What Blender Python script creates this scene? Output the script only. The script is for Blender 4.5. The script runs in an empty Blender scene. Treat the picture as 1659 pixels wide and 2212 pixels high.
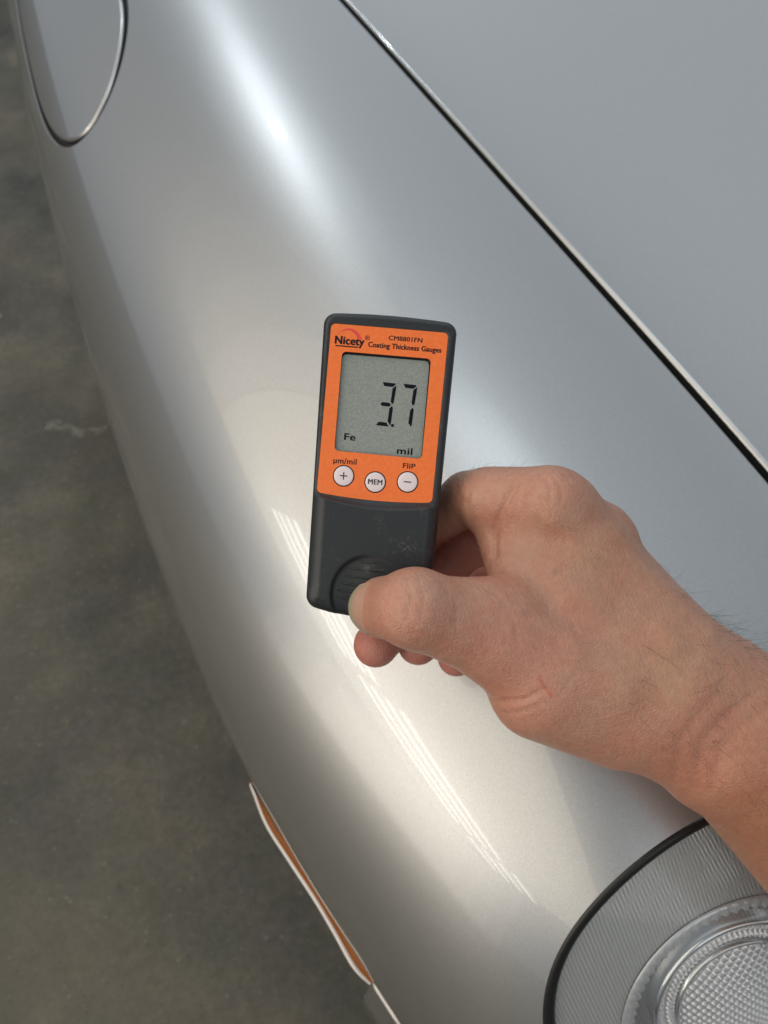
import bpy, bmesh, math, random
import numpy as np
from mathutils import Vector, Matrix
from mathutils.geometry import delaunay_2d_cdt

scene = bpy.context.scene
COL = scene.collection
R_ = math.radians

# ------------------------------------------------------------------ camera
CAM_H, PITCH, YAW, FPX, PCX, PCY = 1.08, R_(55), R_(23), 1664.0, 829.5, 1106.0
c_h = np.array([math.sin(YAW), math.cos(YAW), 0.0])
c_r = np.array([math.cos(YAW), -math.sin(YAW), 0.0])
c_f = c_h * math.cos(PITCH) + np.array([0, 0, -math.sin(PITCH)])
c_u = np.cross(c_r, c_f)
c_p = np.array([0.0, 0.0, CAM_H])
cam = bpy.data.cameras.new("camera")
cam.sensor_fit = 'HORIZONTAL'
cam.sensor_width = 36.0
cam.lens = 36.0 * FPX / 1659.0
cam.clip_start = 0.01
cam.clip_end = 100
cam.dof.use_dof = True
cam.dof.focus_distance = 0.272
cam.dof.aperture_fstop = 20.0
cam_o = bpy.data.objects.new("camera", cam)
COL.objects.link(cam_o)
cam_o.matrix_world = Matrix(((c_r[0], c_u[0], -c_f[0], c_p[0]), (c_r[1], c_u[1], -c_f[1], c_p[1]),
                             (c_r[2], c_u[2], -c_f[2], c_p[2]), (0, 0, 0, 1)))
scene.camera = cam_o

# ------------------------------------------------------------------ world and lamps
world = bpy.data.worlds.new("World")
scene.world = world
world.use_nodes = True
bg = world.node_tree.nodes["Background"]
bg.inputs[0].default_value = (0.86, 0.95, 1.04, 1)
bg.inputs[1].default_value = 0.24

def area(name, loc, aim, sx, sy, power, color, spread=180):
    l = bpy.data.lights.new(name, 'AREA')
    l.shape = 'RECTANGLE'
    l.size, l.size_y = sx, sy
    l.energy = power
    l.color = color
    l.spread = R_(spread)
    o = bpy.data.objects.new(name, l)
    o.location = loc
    d = Vector(aim) - Vector(loc)
    o.rotation_euler = d.to_track_quat('-Z', 'Y').to_euler()
    COL.objects.link(o)
    return o

def tube_lamp(name, p0, p1, width, n, power, color, z=2.9, tube=0.05):
    """ceiling fitting: n long tubes side by side, shining straight down"""
    p0, p1 = np.array(p0, float), np.array(p1, float)
    d = p1 - p0
    L = np.linalg.norm(d)
    d /= L
    q = np.array([-d[1], d[0]])
    for k in range(n):
        off = (k - (n - 1) / 2) * width / max(n - 1, 1)
        c = (p0 + p1) / 2 + q * off
        l = bpy.data.lights.new(name, 'AREA')
        l.shape = 'RECTANGLE'
        l.size, l.size_y = L, tube
        l.energy = power / n
        l.color = color
        o = bpy.data.objects.new(name, l)
        o.location = (c[0], c[1], z)
        o.rotation_euler = (0, 0, math.atan2(d[1], d[0]))
        COL.objects.link(o)

WARM = (1.0, 0.93, 0.80)
COOL = (0.86, 0.95, 1.0)
def flat_panel(name, cx, cy, ang, sx, sy, radiance, color, z=3.0):
    """area light at ceiling height, shining straight down"""
    l = bpy.data.lights.new(name, 'AREA')
    l.shape = 'RECTANGLE'
    l.size, l.size_y = sx, sy
    l.energy = radiance * math.pi * sx * sy
    l.color = color
    o = bpy.data.objects.new(name, l)
    o.location = (cx, cy, z)
    o.rotation_euler = (0, 0, R_(ang))
    COL.objects.link(o)
    return o
# row of tube fittings along the side of the garage
for p0, p1, w in (((-3.82, 2.50), (-4.98, 0.80), 1.2), ((-4.82, 0.42), (-6.75, -2.60), 1.5), ((-6.72, -2.92), (-7.3, -4.1), 1.7)):
    ln_ = math.dist(p0, p1)
    tube_lamp("tube_fitting", p0, p1, w * .86, 4, math.pi * 4.2 * 4 * ln_ * .15, (1.0, .97, .90), tube=.15, z=2.93)
    flat_panel("tube_fitting", (p0[0] + p1[0]) / 2, (p0[1] + p1[1]) / 2, math.degrees(math.atan2(p1[1] - p0[1], p1[0] - p0[0])), ln_, w * 1.12, .55, (1.0, .95, .86), 2.96)
# unseen area lights standing in for the tube-lit ceiling and wall
flat_panel("ceiling_bounce", -4.49, -0.57, 58, 8.3, 5.95, .90, (1.0, 0.875, 0.69))
for k, L_ in enumerate((.60, .34, .18, .08)):
    aa = 1.30 + .45 * (k + .5)          # added panels fading out the stand-in ceiling light
    flat_panel("ceiling_bounce", .53 * aa - .848 * 3.5, .848 * aa + .53 * 3.5, 58, .45, 5.95, L_ * .92, (1.0, 0.885, 0.73))
for k in range(4):                       # nested area lights standing in for the lit wall, dimmer towards the rim
    area("wall_bounce", (-7.3 - .02 * k, -0.9, 1.45), (0, -0.9, 1.3), 7.0 - 1.1 * k, 2.9 - .35 * k, math.pi * (7.0 - 1.1 * k) * (2.9 - .35 * k) * .33, (1.0, 0.88, 0.72))
# cool bay lamp over the car, then added glow and fill lights
area("bay_lamp", (0.74, 3.68, 2.8), (0.6, 3.2, 0), 0.13, 0.13, 8, COOL)
for k in range(9):                       # nested discs added for a soft cool patch on the fender
    r_k = 1.6 - .15 * k
    o_ = flat_panel("glow_fill", 0.85, 1.15, 0, r_k, r_k, .15, COOL, 2.9 - .01 * k); o_.data.shape = 'DISK'
for k in range(6):  # discs added around the bay lamp to soften its reflected band
    r_k = 1.9 - .28 * k
    o_ = flat_panel("glow_fill", 0.74, 3.68, 0, r_k, r_k * 1.3, .09, COOL, 2.85 + .01 * k); o_.data.shape = 'ELLIPSE'
flat_panel("fill_panel", 4.2, 8.0, 0, 6.0, 17.0, .20, COOL, 3.0)  # added fill light brightening the hood
flat_panel("fill_panel", 1.2, -3.3, 0, 3.6, 3.0, .65, (1.0, .96, .90), 3.0)  # added fill light in front, brightening gauge face and hand

scene.view_settings.view_transform = 'Standard'
scene.view_settings.look = 'None'
scene.view_settings.exposure = 0.44
scene.view_settings.gamma = 1.0
scene.view_settings.use_curve_mapping = False
scene.cycles.use_denoising = True
scene.cycles.max_bounces = 8
scene.cycles.sample_clamp_indirect = 6.0

# ------------------------------------------------------------------ helpers
def at(px, py, d):
    """point seen at picture position px,py (1659 x 2212) at depth d, used to lay out the hand's joints"""
    return c_p + (c_r * ((px - PCX) / FPX) - c_u * ((py - PCY) / FPX) + c_f) * d

def new_mat(name):
    m = bpy.data.materials.new(name)
    m.use_nodes = True
    nt = m.node_tree
    b = nt.nodes["Principled BSDF"]
    return m, nt, b

def plain(name, col, rough=0.5, metal=0.0, spec=0.5, coat=0.0):
    m, nt, b = new_mat(name)
    b.inputs["Base Color"].default_value = (*col, 1)
    b.inputs["Roughness"].default_value = rough
    b.inputs["Metallic"].default_value = metal
    b.inputs["Specular IOR Level"].default_value = spec
    b.inputs["Coat Weight"].default_value = coat
    return m

def nd(nt, t, **kw):
    n = nt.nodes.new(t)
    for k, v in kw.items():
        setattr(n, k, v)
    return n

def tag(o, label=None, cat=None, group=None, kind=None):
    if label: o["label"] = label
    if cat: o["category"] = cat
    if group: o["group"] = group
    if kind: o["kind"] = kind
    return o

def mesh_obj(name, verts, faces, mat, parent=None, smooth=True, normals=None, matrix=None):
    me = bpy.data.meshes.new(name)
    me.from_pydata([tuple(map(float, v)) for v in verts], [], [tuple(int(i) for i in f) for f in faces])
    me.update()
    if smooth:
        me.polygons.foreach_set("use_smooth", [True] * len(me.polygons))
    if normals is not None:
        me.normals_split_custom_set_from_vertices([tuple(map(float, n)) for n in normals])
    if mat is not None:
        me.materials.append(mat)
    o = bpy.data.objects.new(name, me)
    COL.objects.link(o)
    if parent is not None:
        o.parent = parent
    if matrix is not None:
        o.matrix_local = matrix
    return o

def empty(name, loc=(0, 0, 0), parent=None):
    o = bpy.data.objects.new(name, None)
    o.empty_display_size = 0.05
    o.location = loc
    COL.objects.link(o)
    if parent: o.parent = parent
    return o

def tube_mesh(path, rad, seg=10, closed=False, flat=None):
    """swept round section along a path; flat = per-point (scale across) or None"""
    path = np.asarray(path, float)
    n = len(path)
    rad = np.broadcast_to(np.asarray(rad, float), (n,))
    T = np.gradient(path, axis=0)
    if closed:
        T = np.roll(path, -1, 0) - np.roll(path, 1, 0)
    T /= np.linalg.norm(T, axis=1, keepdims=True)
    up = np.array([0.13, 0.21, 0.97])
    V, Fc = [], []
    for i in range(n):
        a = np.cross(T[i], up); a /= np.linalg.norm(a)
        b = np.cross(a, T[i])
        for k in range(seg):
            w = 2 * math.pi * k / seg
            V.append(path[i] + rad[i] * (math.cos(w) * a + math.sin(w) * b))
    m = n if closed else n - 1
    for i in range(m):
        j = (i + 1) % n
        for k in range(seg):
            l = (k + 1) % seg
            Fc.append((i * seg + k, j * seg + k, j * seg + l, i * seg + l))
    if not closed:
        Fc.append(tuple(range(seg - 1, -1, -1)))
        Fc.append(tuple((n - 1) * seg + k for k in range(seg)))
    return V, Fc

def in_poly(P, poly):
    P = np.asarray(P); poly = np.asarray(poly)
    x, y = P[:, 0], P[:, 1]
    ins = np.zeros(len(P), bool)
    j = len(poly) - 1
    for i in range(len(poly)):
        xi, yi = poly[i]; xj, yj = poly[j]
        c = ((yi > y) != (yj > y)) & (x < (xj - xi) * (y - yi) / (yj - yi + 1e-30) + xi)
        ins ^= c
        j = i
    return ins

def poly_dist(P, poly):
    """distance of points to a closed polyline"""
    P = np.asarray(P, float); A = np.asarray(poly, float); B = np.roll(A, -1, 0)
    best = np.full(len(P), 1e9)
    for a, b in zip(A, B):
        d = b - a
        t = np.clip(((P - a) @ d) / max(d @ d, 1e-20), 0, 1)
        best = np.minimum(best, np.linalg.norm(P - (a + t[:, None] * d), axis=1))
    return best

def cdt_region(pts, outer, holes):
    """triangles of the region inside outer and outside holes; returns (2D verts, tris, loops index lists)"""
    allp = [tuple(p) for p in pts]
    edges, loops = [], []
    for lp in [outer] + list(holes):
        s = len(allp)
        allp += [tuple(p) for p in lp]
        idx = list(range(s, s + len(lp)))
        loops.append(idx)
        edges += [(idx[k], idx[(k + 1) % len(idx)]) for k in range(len(idx))]
    V, E, Fc, ov, oe, of = delaunay_2d_cdt([Vector(p) for p in allp], edges, [], 0, 1e-9)
    V = np.array([(v.x, v.y) for v in V])
    back = {}
    for k, src in enumerate(ov):
        for s in src: back[s] = k
    Fc = np.array([f for f in Fc if len(f) == 3])
    cen = V[Fc].mean(1)
    keep = in_poly(cen, outer)
    for h in holes: keep &= ~in_poly(cen, h)
    Fc = Fc[keep]
    a = V[Fc]
    ar = (a[:, 1, 0] - a[:, 0, 0]) * (a[:, 2, 1] - a[:, 0, 1]) - (a[:, 2, 0] - a[:, 0, 0]) * (a[:, 1, 1] - a[:, 0, 1])
    Fc[ar < 0] = Fc[ar < 0][:, ::-1]
    return V, Fc, [[back[i] for i in l] for l in loops]

def cr_spline(pts, n, closed=True):
    """Catmull-Rom through points, n samples per span"""
    P = np.asarray(pts, float)
    out = []
    m = len(P)
    for i in range(m if closed else m - 1):
        if closed:
            a, b, c, d = P[(i - 1) % m], P[i], P[(i + 1) % m], P[(i + 2) % m]
        else:
            a, b, c, d = P[max(i - 1, 0)], P[i], P[i + 1], P[min(i + 2, m - 1)]
        for t in np.linspace(0, 1, n, endpoint=False):
            out.append(.5 * ((2 * b) + (-a + c) * t + (2 * a - 5 * b + 4 * c - d) * t * t + (-a + 3 * b - 3 * c + d) * t ** 3))
    if not closed: out.append(P[-1])
    return np.array(out)

# ------------------------------------------------------------------ floor
def floor_material():
    m, nt, b = new_mat("worn_concrete")
    tc = nd(nt, "ShaderNodeTexCoord")
    def noise(scale, det, rough=.6):
        n = nd(nt, "ShaderNodeTexNoise"); n.inputs["Scale"].default_value = scale
        n.inputs["Detail"].default_value = det; n.inputs["Roughness"].default_value = rough
        nt.links.new(tc.outputs["Object"], n.inputs["Vector"]); return n
    def ramp(src, stops):
        r = nd(nt, "ShaderNodeValToRGB"); e = r.color_ramp.elements
        while len(e) < len(stops): e.new(.5)
        for q, (p, c) in zip(e, stops): q.position = p; q.color = (*c, 1)
        nt.links.new(src, r.inputs[0]); return r
    def mix(a, bb, f, mode='MIX'):
        x = nd(nt, "ShaderNodeMix", data_type='RGBA', blend_type=mode)
        for s, i in ((a, 6), (bb, 7), (f, 0)):
            if hasattr(s, "node"): nt.links.new(s, x.inputs[i])
            else: x.inputs[i].default_value = s
        return x.outputs[2]
    n1, n2, n3, n4, n5 = noise(3.0, 6, .65), noise(8, 7, .65), noise(85, 10, .8), noise(1.6, 4, .6), noise(16, 6, .7)
    base = ramp(n1.outputs["Fac"], [(.32, (.036, .038, .033)), (.5, (.082, .080, .067)), (.68, (.155, .142, .112))])
    tint = ramp(n2.outputs["Fac"], [(.32, (.66, .74, .60)), (.52, (1, .97, .90)), (.74, (1.25, 1.08, .88))])
    c = mix(base.outputs[0], tint.outputs[0], .85, 'MULTIPLY')
    cold = ramp(n5.outputs["Fac"], [(.40, (1.0, .97, .93)), (.62, (.72, .74, .86)), (.75, (1.5, 1.46, 1.36))])
    c = mix(c, cold.outputs[0], .7, 'MULTIPLY')
    fine = ramp(n3.outputs["Fac"], [(.32, (.5, .5, .5)), (.68, (1.5, 1.5, 1.5))])
    c = mix(c, fine.outputs[0], .7, 'MULTIPLY')
    # brown oil stained patches
    st = ramp(n4.outputs["Fac"], [(.44, (0, 0, 0)), (.64, (.75, .75, .75))])
    c = mix(c, (.058, .052, .036, 1), st.outputs[0])
    # grit: small dark pits and light grains
    for sc_, col_, p0_, p1_ in ((70, (.022, .022, .020, 1), .10, .20), (48, (.20, .195, .175, 1), .07, .14), (130, (.16, .155, .14, 1), .10, .2)):
        vg = nd(nt, "ShaderNodeTexVoronoi"); vg.inputs["Scale"].default_value = sc_
        nt.links.new(tc.outputs["Object"], vg.inputs["Vector"])
        rg = ramp(vg.outputs["Distance"], [(p0_, (.32, .32, .32)), (p1_, (0, 0, 0))])
        c = mix(c, col_, rg.outputs[0])
    # pale flecks and specks of dried paint
    v = nd(nt, "ShaderNodeTexVoronoi"); v.inputs["Scale"].default_value = 6.3
    nt.links.new(tc.outputs["Object"], v.inputs["Vector"])
    fl = ramp(v.outputs["Distance"], [(.02, (.5, .5, .5)), (.045, (0, 0, 0))])
    c = mix(c, (.42, .40, .35, 1), fl.outputs[0])
    nt.links.new(c, b.inputs["Base Color"])
    b.inputs["Roughness"].default_value = .55
    bp = nd(nt, "ShaderNodeBump"); bp.inputs["Strength"].default_value = .25; bp.inputs["Distance"].default_value = .004
    nt.links.new(n3.outputs["Fac"], bp.inputs["Height"]); nt.links.new(bp.outputs[0], b.inputs["Normal"])
    return m
M_FLOOR = floor_material()
fl_floor = mesh_obj("floor", [(-14, -14, 0), (14, -14, 0), (14, 14, 0), (-14, 14, 0)], [(0, 1, 2, 3)], M_FLOOR, smooth=False)
tag(fl_floor, kind="structure")
# dried paint drip on the concrete
def splash():
    pts = cr_spline([(0, 0), (.03, -.02), (.055, -.045), (.085, -.055), (.115, -.05), (.15, -.06)], 8, False)
    rad = np.interp(np.linspace(0, 1, len(pts)), [0, .12, .3, .6, 1], [.012, .013, .007, .010, .004])
    V, Fc = [], []
    rng = random.Random(3)
    for p, r in zip(pts, rad):
        for k in (-1, -.5, 0, .5, 1):
            V.append((p[0] + k * r * .6, p[1] + k * r + rng.uniform(-.002, .002), .0012 * (1 - k * k) + .0004))
    for i in range(len(pts) - 1):
        for k in range(4):
            a = i * 5 + k
            Fc.append((a, a + 5, a + 6, a + 1))
    return V, Fc

def chalk_mat():
    m, nt, b = new_mat("faint_pale_stain")
    b.inputs["Base Color"].default_value = (.26, .25, .215, 1); b.inputs["Roughness"].default_value = .7
    tc = nd(nt, "ShaderNodeTexCoord")
    n = nd(nt, "ShaderNodeTexNoise"); n.inputs["Scale"].default_value = 55; n.inputs["Detail"].default_value = 5
    nt.links.new(tc.outputs["Object"], n.inputs["Vector"])
    r = nd(nt, "ShaderNodeValToRGB"); r.color_ramp.elements[0].position = .42; r.color_ramp.elements[1].position = .72; r.color_ramp.elements[1].color = (.75, .75, .75, 1)
    nt.links.new(n.outputs["Fac"], r.inputs[0]); nt.links.new(r.outputs[0], b.inputs["Alpha"])
    return m
V, Fc = splash()
drip = mesh_obj("paint_stain", [(x - .205, y + 1.125, z * .3 + .0003) for x, y, z in V], Fc, chalk_mat(), fl_floor)
# ------------------------------------------------------------------ car body surface (tensor B-spline)
PX = np.array([.050, .005, -.030, -.041, -.033, -.008, .036, .092, .160, .235, .300, .350, .430, .550, .700, .900])
PZ = np.array([.20, .30, .42, .53, .605, .668, .712, .742, .756, .748, .728, .718, .716, .724, .735, .745])
YS = np.array([-.50, -.36, -.24, -.13, -.03, .06, .16, .28, .42, .60, .80, 1.0, 1.25, 1.5, 1.8])
DZ = np.array([-.52, -.37, -.24, -.128, -.052, -.021, -.009, -.002, .003, .008, .012, .014, .012, .008, .0])
SX = np.array([.28, .20, .140, .097, .0615, .0392, .0140, -.0005, -.0075, -.0105, -.008, -.001, .012, .028, .045])
def control_net():
    w = np.clip((.20 - PX) / .236, 0, 1); w = w * w * (3 - 2 * w)
    zt = np.clip((PZ - .30) / .40, 0, 1)
    return np.stack([PX[None] + SX[:, None] * w[None], np.repeat(YS[:, None], len(PX), 1),
                     PZ[None] + DZ[:, None] * zt[None]], -1)
NETP = control_net()
NU, NV = NETP.shape[0] - 3, NETP.shape[1] - 3
def _b(t):
    return np.stack([(1 - t) ** 3, 3 * t ** 3 - 6 * t * t + 4, -3 * t ** 3 + 3 * t * t + 3 * t + 1, t ** 3], -1) / 6
def S(u, v):
    u = np.asarray(u, float); v = np.asarray(v, float)
    i = np.clip(np.floor(u).astype(int), 0, NU - 1); j = np.clip(np.floor(v).astype(int), 0, NV - 1)
    bu, bv = _b(u - i), _b(v - j)
    out = np.zeros(u.shape + (3,))
    for a in range(4):
        for b in range(4):
            out += (bu[..., a] * bv[..., b])[..., None] * NETP[i + a, j + b]
    return out
def SN(u, v):
    e = 1e-3
    n = np.cross(S(u, v + e) - S(u, v - e), S(u + e, v) - S(u - e, v))
    return n / np.linalg.norm(n, axis=-1, keepdims=True)

def paint_material():
    m, nt, b = new_mat("silver_metallic_paint")
    b.inputs["Base Color"].default_value = (.60, .605, .605, 1)
    b.inputs["Metallic"].default_value = .92
    b.inputs["Roughness"].default_value = .36
    b.inputs["Coat Weight"].default_value = 1.0
    b.inputs["Coat Roughness"].default_value = .016
    b.inputs["Coat IOR"].default_value = 1.5
    tc = nd(nt, "ShaderNodeTexCoord")
    n = nd(nt, "ShaderNodeTexVoronoi"); n.inputs["Scale"].default_value = 2600
    nt.links.new(tc.outputs["Object"], n.inputs["Vector"])
    mr = nd(nt, "ShaderNodeMapRange"); mr.inputs["To Min"].default_value = .41; mr.inputs["To Max"].default_value = .52
    nt.links.new(n.outputs["Color"], mr.inputs["Value"])
    cb = nd(nt, "ShaderNodeCombineColor")
    for k in range(3): nt.links.new(mr.outputs[0], cb.inputs[k])
    nt.links.new(cb.outputs[0], b.inputs["Base Color"])
    # faint orange peel in the clear coat
    o = nd(nt, "ShaderNodeTexNoise"); o.inputs["Scale"].default_value = 170; o.inputs["Detail"].default_value = 1
    nt.links.new(tc.outputs["Object"], o.inputs["Vector"])
    bp = nd(nt, "ShaderNodeBump"); bp.inputs["Strength"].default_value = .003; bp.inputs["Distance"].default_value = .001
    nt.links.new(o.outputs["Fac"], bp.inputs["Height"]); nt.links.new(bp.outputs[0], b.inputs["Coat Normal"])
    return m
M_PAINT = paint_material()
M_RUBBER = plain("black_rubber", (.006, .006, .006), .38)
M_GAP_SHADE = plain("gap_shade_black", (.004, .004, .004), .8)  # black standing for the shade down in the panel gaps

car = empty("car", (0, 0, 0))
tag(car, "silver metallic car seen at its front fender, hood edge and headlight", "car")

def gap_v(u):
    u = np.clip(np.asarray(u, float), 4.2, 10.5)
    return .005 * u * u - .168 * u + 10.186
def vstep(u, v):
    return np.linalg.norm(S(u, v + .01) - S(u, v - .01), axis=-1) / .02

def panel(name, pts, outer, holes, lips, parent, rad=.0016, depth=.016, mat=None):
    """painted sheet panel: surface patch cut in the domain + rolled edges along the chosen loops"""
    V2, T, loops = cdt_region(pts, outer, holes)
    P = S(V2[:, 0], V2[:, 1]); Nn = SN(V2[:, 0], V2[:, 1])
    V = list(P); NO = list(Nn); Fc = [tuple(t) for t in T]
    # orientation check
    a = P[T[0]]
    if np.dot(np.cross(a[1] - a[0], a[2] - a[0]), Nn[T[0][0]]) < 0:
        Fc = [f[::-1] for f in Fc]
    dark = []
    for li, rng in lips:
        idx = loops[li]
        closed = rng is None
        if not closed: idx = idx[rng[0]:rng[1]]
        q = P[idx]; nn = Nn[idx]
        tg = (np.roll(q, -1, 0) - np.roll(q, 1, 0)) if closed else np.gradient(q, axis=0)
        out = np.cross(tg, nn); out /= np.linalg.norm(out, axis=1, keepdims=True)
        # outwards = away from the sheet
        uv = V2[idx]; k = len(idx) // 2
        eps = 2e-4 / 1.0
        test = q[k] + out[k] * .004
        # which side is sheet: nearest triangle centroid direction
        cen = P[T].mean(1)
        near = cen[np.argsort(np.linalg.norm(cen - q[k], axis=1))[:6]].mean(0)
        if np.dot(near - q[k], out[k]) > 0: out = -out
        prev = list(idx)
        steps = [(R_(a_), 0) for a_ in (18, 36, 52, 64)] + [(R_(80), .0003), (R_(90), depth)]
        for ang, dp in steps:
            base = len(V)
            pos = q + out * (rad * math.sin(ang)) - nn * (rad * (1 - math.cos(ang)) + dp)
            nor = nn * math.cos(ang) + out * math.sin(ang)
            V += list(pos); NO += list(nor)
            m = len(idx)
            for i in range(m if closed else m - 1):
                j = (i + 1) % m
                f = (prev[i], prev[j], base + j, base + i)
                pv = [V[x] for x in f]
                fn = np.cross(pv[1] - pv[0], pv[2] - pv[0])
                if np.dot(fn, nor[i]) < 0: f = f[::-1]
                if dp > 0: dark.append(len(Fc))
                Fc.append(f)
            prev = list(range(base, base + m))
    o = mesh_obj(name, V, Fc, mat or M_PAINT, parent, normals=NO)
    o.data.materials.append(M_GAP_SHADE)          # gap walls blackened: shade put into the colour
    for k in dark: o.data.polygons[k].material_index = 1
    return o

# ---- headlight frame
LC = np.array([.170, -.042, .642])
LN = np.array([-.137, -.762, .632]); LN /= np.linalg.norm(LN)
LE1 = np.array([.984, -.177, 0.0]); LE1 -= LN * (LE1 @ LN); LE1 /= np.linalg.norm(LE1)
LE2 = np.cross(LN, LE1)
if LE2[2] < 0: LE2 = -LE2
LAMP_R = .100
def lamp_loop(n, rad):
    w = np.array([3.2, 6.8]); out = []
    for k in range(n):
        ph = math.pi / 2 + 2 * math.pi * k / n
        tgt = rad * np.array([math.cos(ph), math.sin(ph)])
        def f(w):
            q = S(*w) - LC
            return np.array([q @ LE1, q @ LE2]) - tgt
        for _ in range(40 if k == 0 else 8):
            f0 = f(w)
            J = np.stack([(f(w + [1e-4, 0]) - f0) / 1e-4, (f(w + [0, 1e-4]) - f0) / 1e-4], 1)
            w = np.clip(w - np.clip(np.linalg.solve(J, f0), -.3, .3), 0, [NU, NV])
        out.append(w.copy())
    return np.array(out)
lamp_uv = lamp_loop(120, LAMP_R)

# ---- fuel flap outline in the surface domain
fh = [(10.51, 3.879), (9.918, 3.809), (9.414, 3.80), (9.086, 3.92), (8.861, 4.111), (8.725, 4.322), (8.635, 4.58),
      (8.619, 4.986), (8.756, 5.425), (8.937, 5.717), (9.137, 5.921)]
fc = np.array([9.9205, 4.974])
flap_uv = cr_spline(fh + [tuple(2 * fc - np.array(p)) for p in fh], 9)
def even_loop(loop, n, it=40):
    L = loop.copy()
    for _ in range(it): L = .5 * L + .25 * (np.roll(L, 1, 0) + np.roll(L, -1, 0))
    Q = np.concatenate([L, L[:1]]); d = np.concatenate([[0], np.cumsum(np.linalg.norm(np.diff(Q, axis=0), axis=1))])
    t = np.linspace(0, d[-1], n, endpoint=False)
    return np.stack([np.interp(t, d, Q[:, k]) for k in range(2)], 1)
flap_uv = even_loop(even_loop(flap_uv, 200, 0), 200, 60)
def inset_uv(loop, dist):
    """move a domain loop along the surface by dist metres (+ = outwards of the loop)"""
    c = loop.mean(0)
    P = S(loop[:, 0], loop[:, 1]); Nn = SN(loop[:, 0], loop[:, 1])
    tg = np.roll(P, -1, 0) - np.roll(P, 1, 0)
    o = np.cross(tg, Nn); o /= np.linalg.norm(o, axis=1, keepdims=True)
    pc = S(*c)
    if np.mean(np.sum((P - pc) * o, 1)) < 0: o = -o
    e = 1e-3
    du = (S(loop[:, 0] + e, loop[:, 1]) - S(loop[:, 0] - e, loop[:, 1])) / (2 * e)
    dv = (S(loop[:, 0], loop[:, 1] + e) - S(loop[:, 0], loop[:, 1] - e)) / (2 * e)
    res = []
    for k in range(len(loop)):
        A = np.stack([du[k], dv[k]], 1)
        res.append(loop[k] + np.linalg.lstsq(A, o[k] * dist, rcond=None)[0])
    return np.array(res)

# ---- fender
def grid_pts(u0, u1, v0, v1, su, sv, keep):
    U, V = np.meshgrid(np.arange(u0, u1, su), np.arange(v0, v1, sv), indexing='ij')
    P = np.stack([U.ravel(), V.ravel()], 1)
    return P[keep(P)]
GAP_HALF = .0070
us = np.linspace(NU, 0, 160)
gapline = np.stack([us, gap_v(us) - GAP_HALF / vstep(us, gap_v(us))], 1)
bu = np.linspace(0, NU, 60)[1:-1]
outer = np.concatenate([np.stack([bu * 0 + 0, np.linspace(0, gapline[-1, 1], 60)[1:-1]], 1)[::-1] * [1, 1],
                        np.stack([np.linspace(0, NU, 60)[:-1], np.zeros(59)], 1),
                        np.stack([np.full(59, float(NU)), np.linspace(0, gapline[0, 1], 60)[:-1]], 1),
                        gapline])
n_pre = 58 + 59 + 59
flap_hole = inset_uv(flap_uv, .0052)
flap_edge = inset_uv(flap_uv, -.0050)
lamp_hole = lamp_uv
def keep_f(P):
    k = P[:, 1] < gap_v(P[:, 0]) - GAP_HALF / .05 - .05
    for h, d in ((flap_hole, .03), (lamp_hole, .03)):
        k &= ~in_poly(P, h) & (poly_dist(P, h) > d)
    return k
pts = grid_pts(.06, NU - .03, .05, NV, .075, .075, lambda P: keep_f(P) & ~((P[:, 0] > 2.62) & (P[:, 0] < 7.9) & (P[:, 1] > 3.62) & (P[:, 1] < 7.0)))
fine = grid_pts(2.65, 7.88, 3.65, 6.98, .028, .028, keep_f)
pts = np.concatenate([pts, fine])
fender = panel("fender", pts, outer, [flap_hole, lamp_hole], [(0, (n_pre, n_pre + 160)), (1, None), (2, None)], car)

# ---- hood
hl = np.stack([us, gap_v(us) + GAP_HALF / vstep(us, gap_v(us))], 1)
hood_outer = np.concatenate([hl, np.stack([np.zeros(40), np.linspace(hl[-1, 1], NV, 41)[1:]], 1),
                             np.stack([np.linspace(0, NU, 60)[1:], np.full(59, float(NV))], 1),
                             np.stack([np.full(39, float(NU)), np.linspace(NV, hl[0, 1], 41)[1:-1]], 1)])
def keep_h(P): return P[:, 1] > gap_v(P[:, 0]) + GAP_HALF / .05 + .05
pts = grid_pts(.06, NU - .03, 8.5, NV - .03, .09, .075, keep_h)
hood = panel("hood", pts, hood_outer, [], [(0, (0, 160))], car, rad=.0038)

# ---- fuel flap
pts = grid_pts(8, 12, 3, 7, .06, .06, lambda P: in_poly(P, flap_edge) & (poly_dist(P, flap_edge) > .03))
flap = panel("fuel_flap", pts, flap_edge, [], [(0, None)], car, rad=.0034)
tag(flap, "oval silver fuel filler flap")

# ---- black strips added as shade in the panel gaps
def ribbon(name, uvs, half, drop, parent, closed=False, mat=M_GAP_SHADE):
    P = S(uvs[:, 0], uvs[:, 1]); Nn = SN(uvs[:, 0], uvs[:, 1])
    tg = (np.roll(P, -1, 0) - np.roll(P, 1, 0)) if closed else np.gradient(P, axis=0)
    o = np.cross(tg, Nn); o /= np.linalg.norm(o, axis=1, keepdims=True)
    V = list(P + o * half - Nn * drop) + list(P - o * half - Nn * drop)
    n = len(P)
    Fc = [(i, (i + 1) % n, n + (i + 1) % n, n + i) for i in range(n if closed else n - 1)]
    return mesh_obj(name, V, Fc, mat, parent)
ribbon("hood_gap_shade", np.stack([us, gap_v(us)], 1), .009, .0075, car)
ribbon("flap_gap_shade", flap_uv, .008, .0045, car, True)

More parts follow.
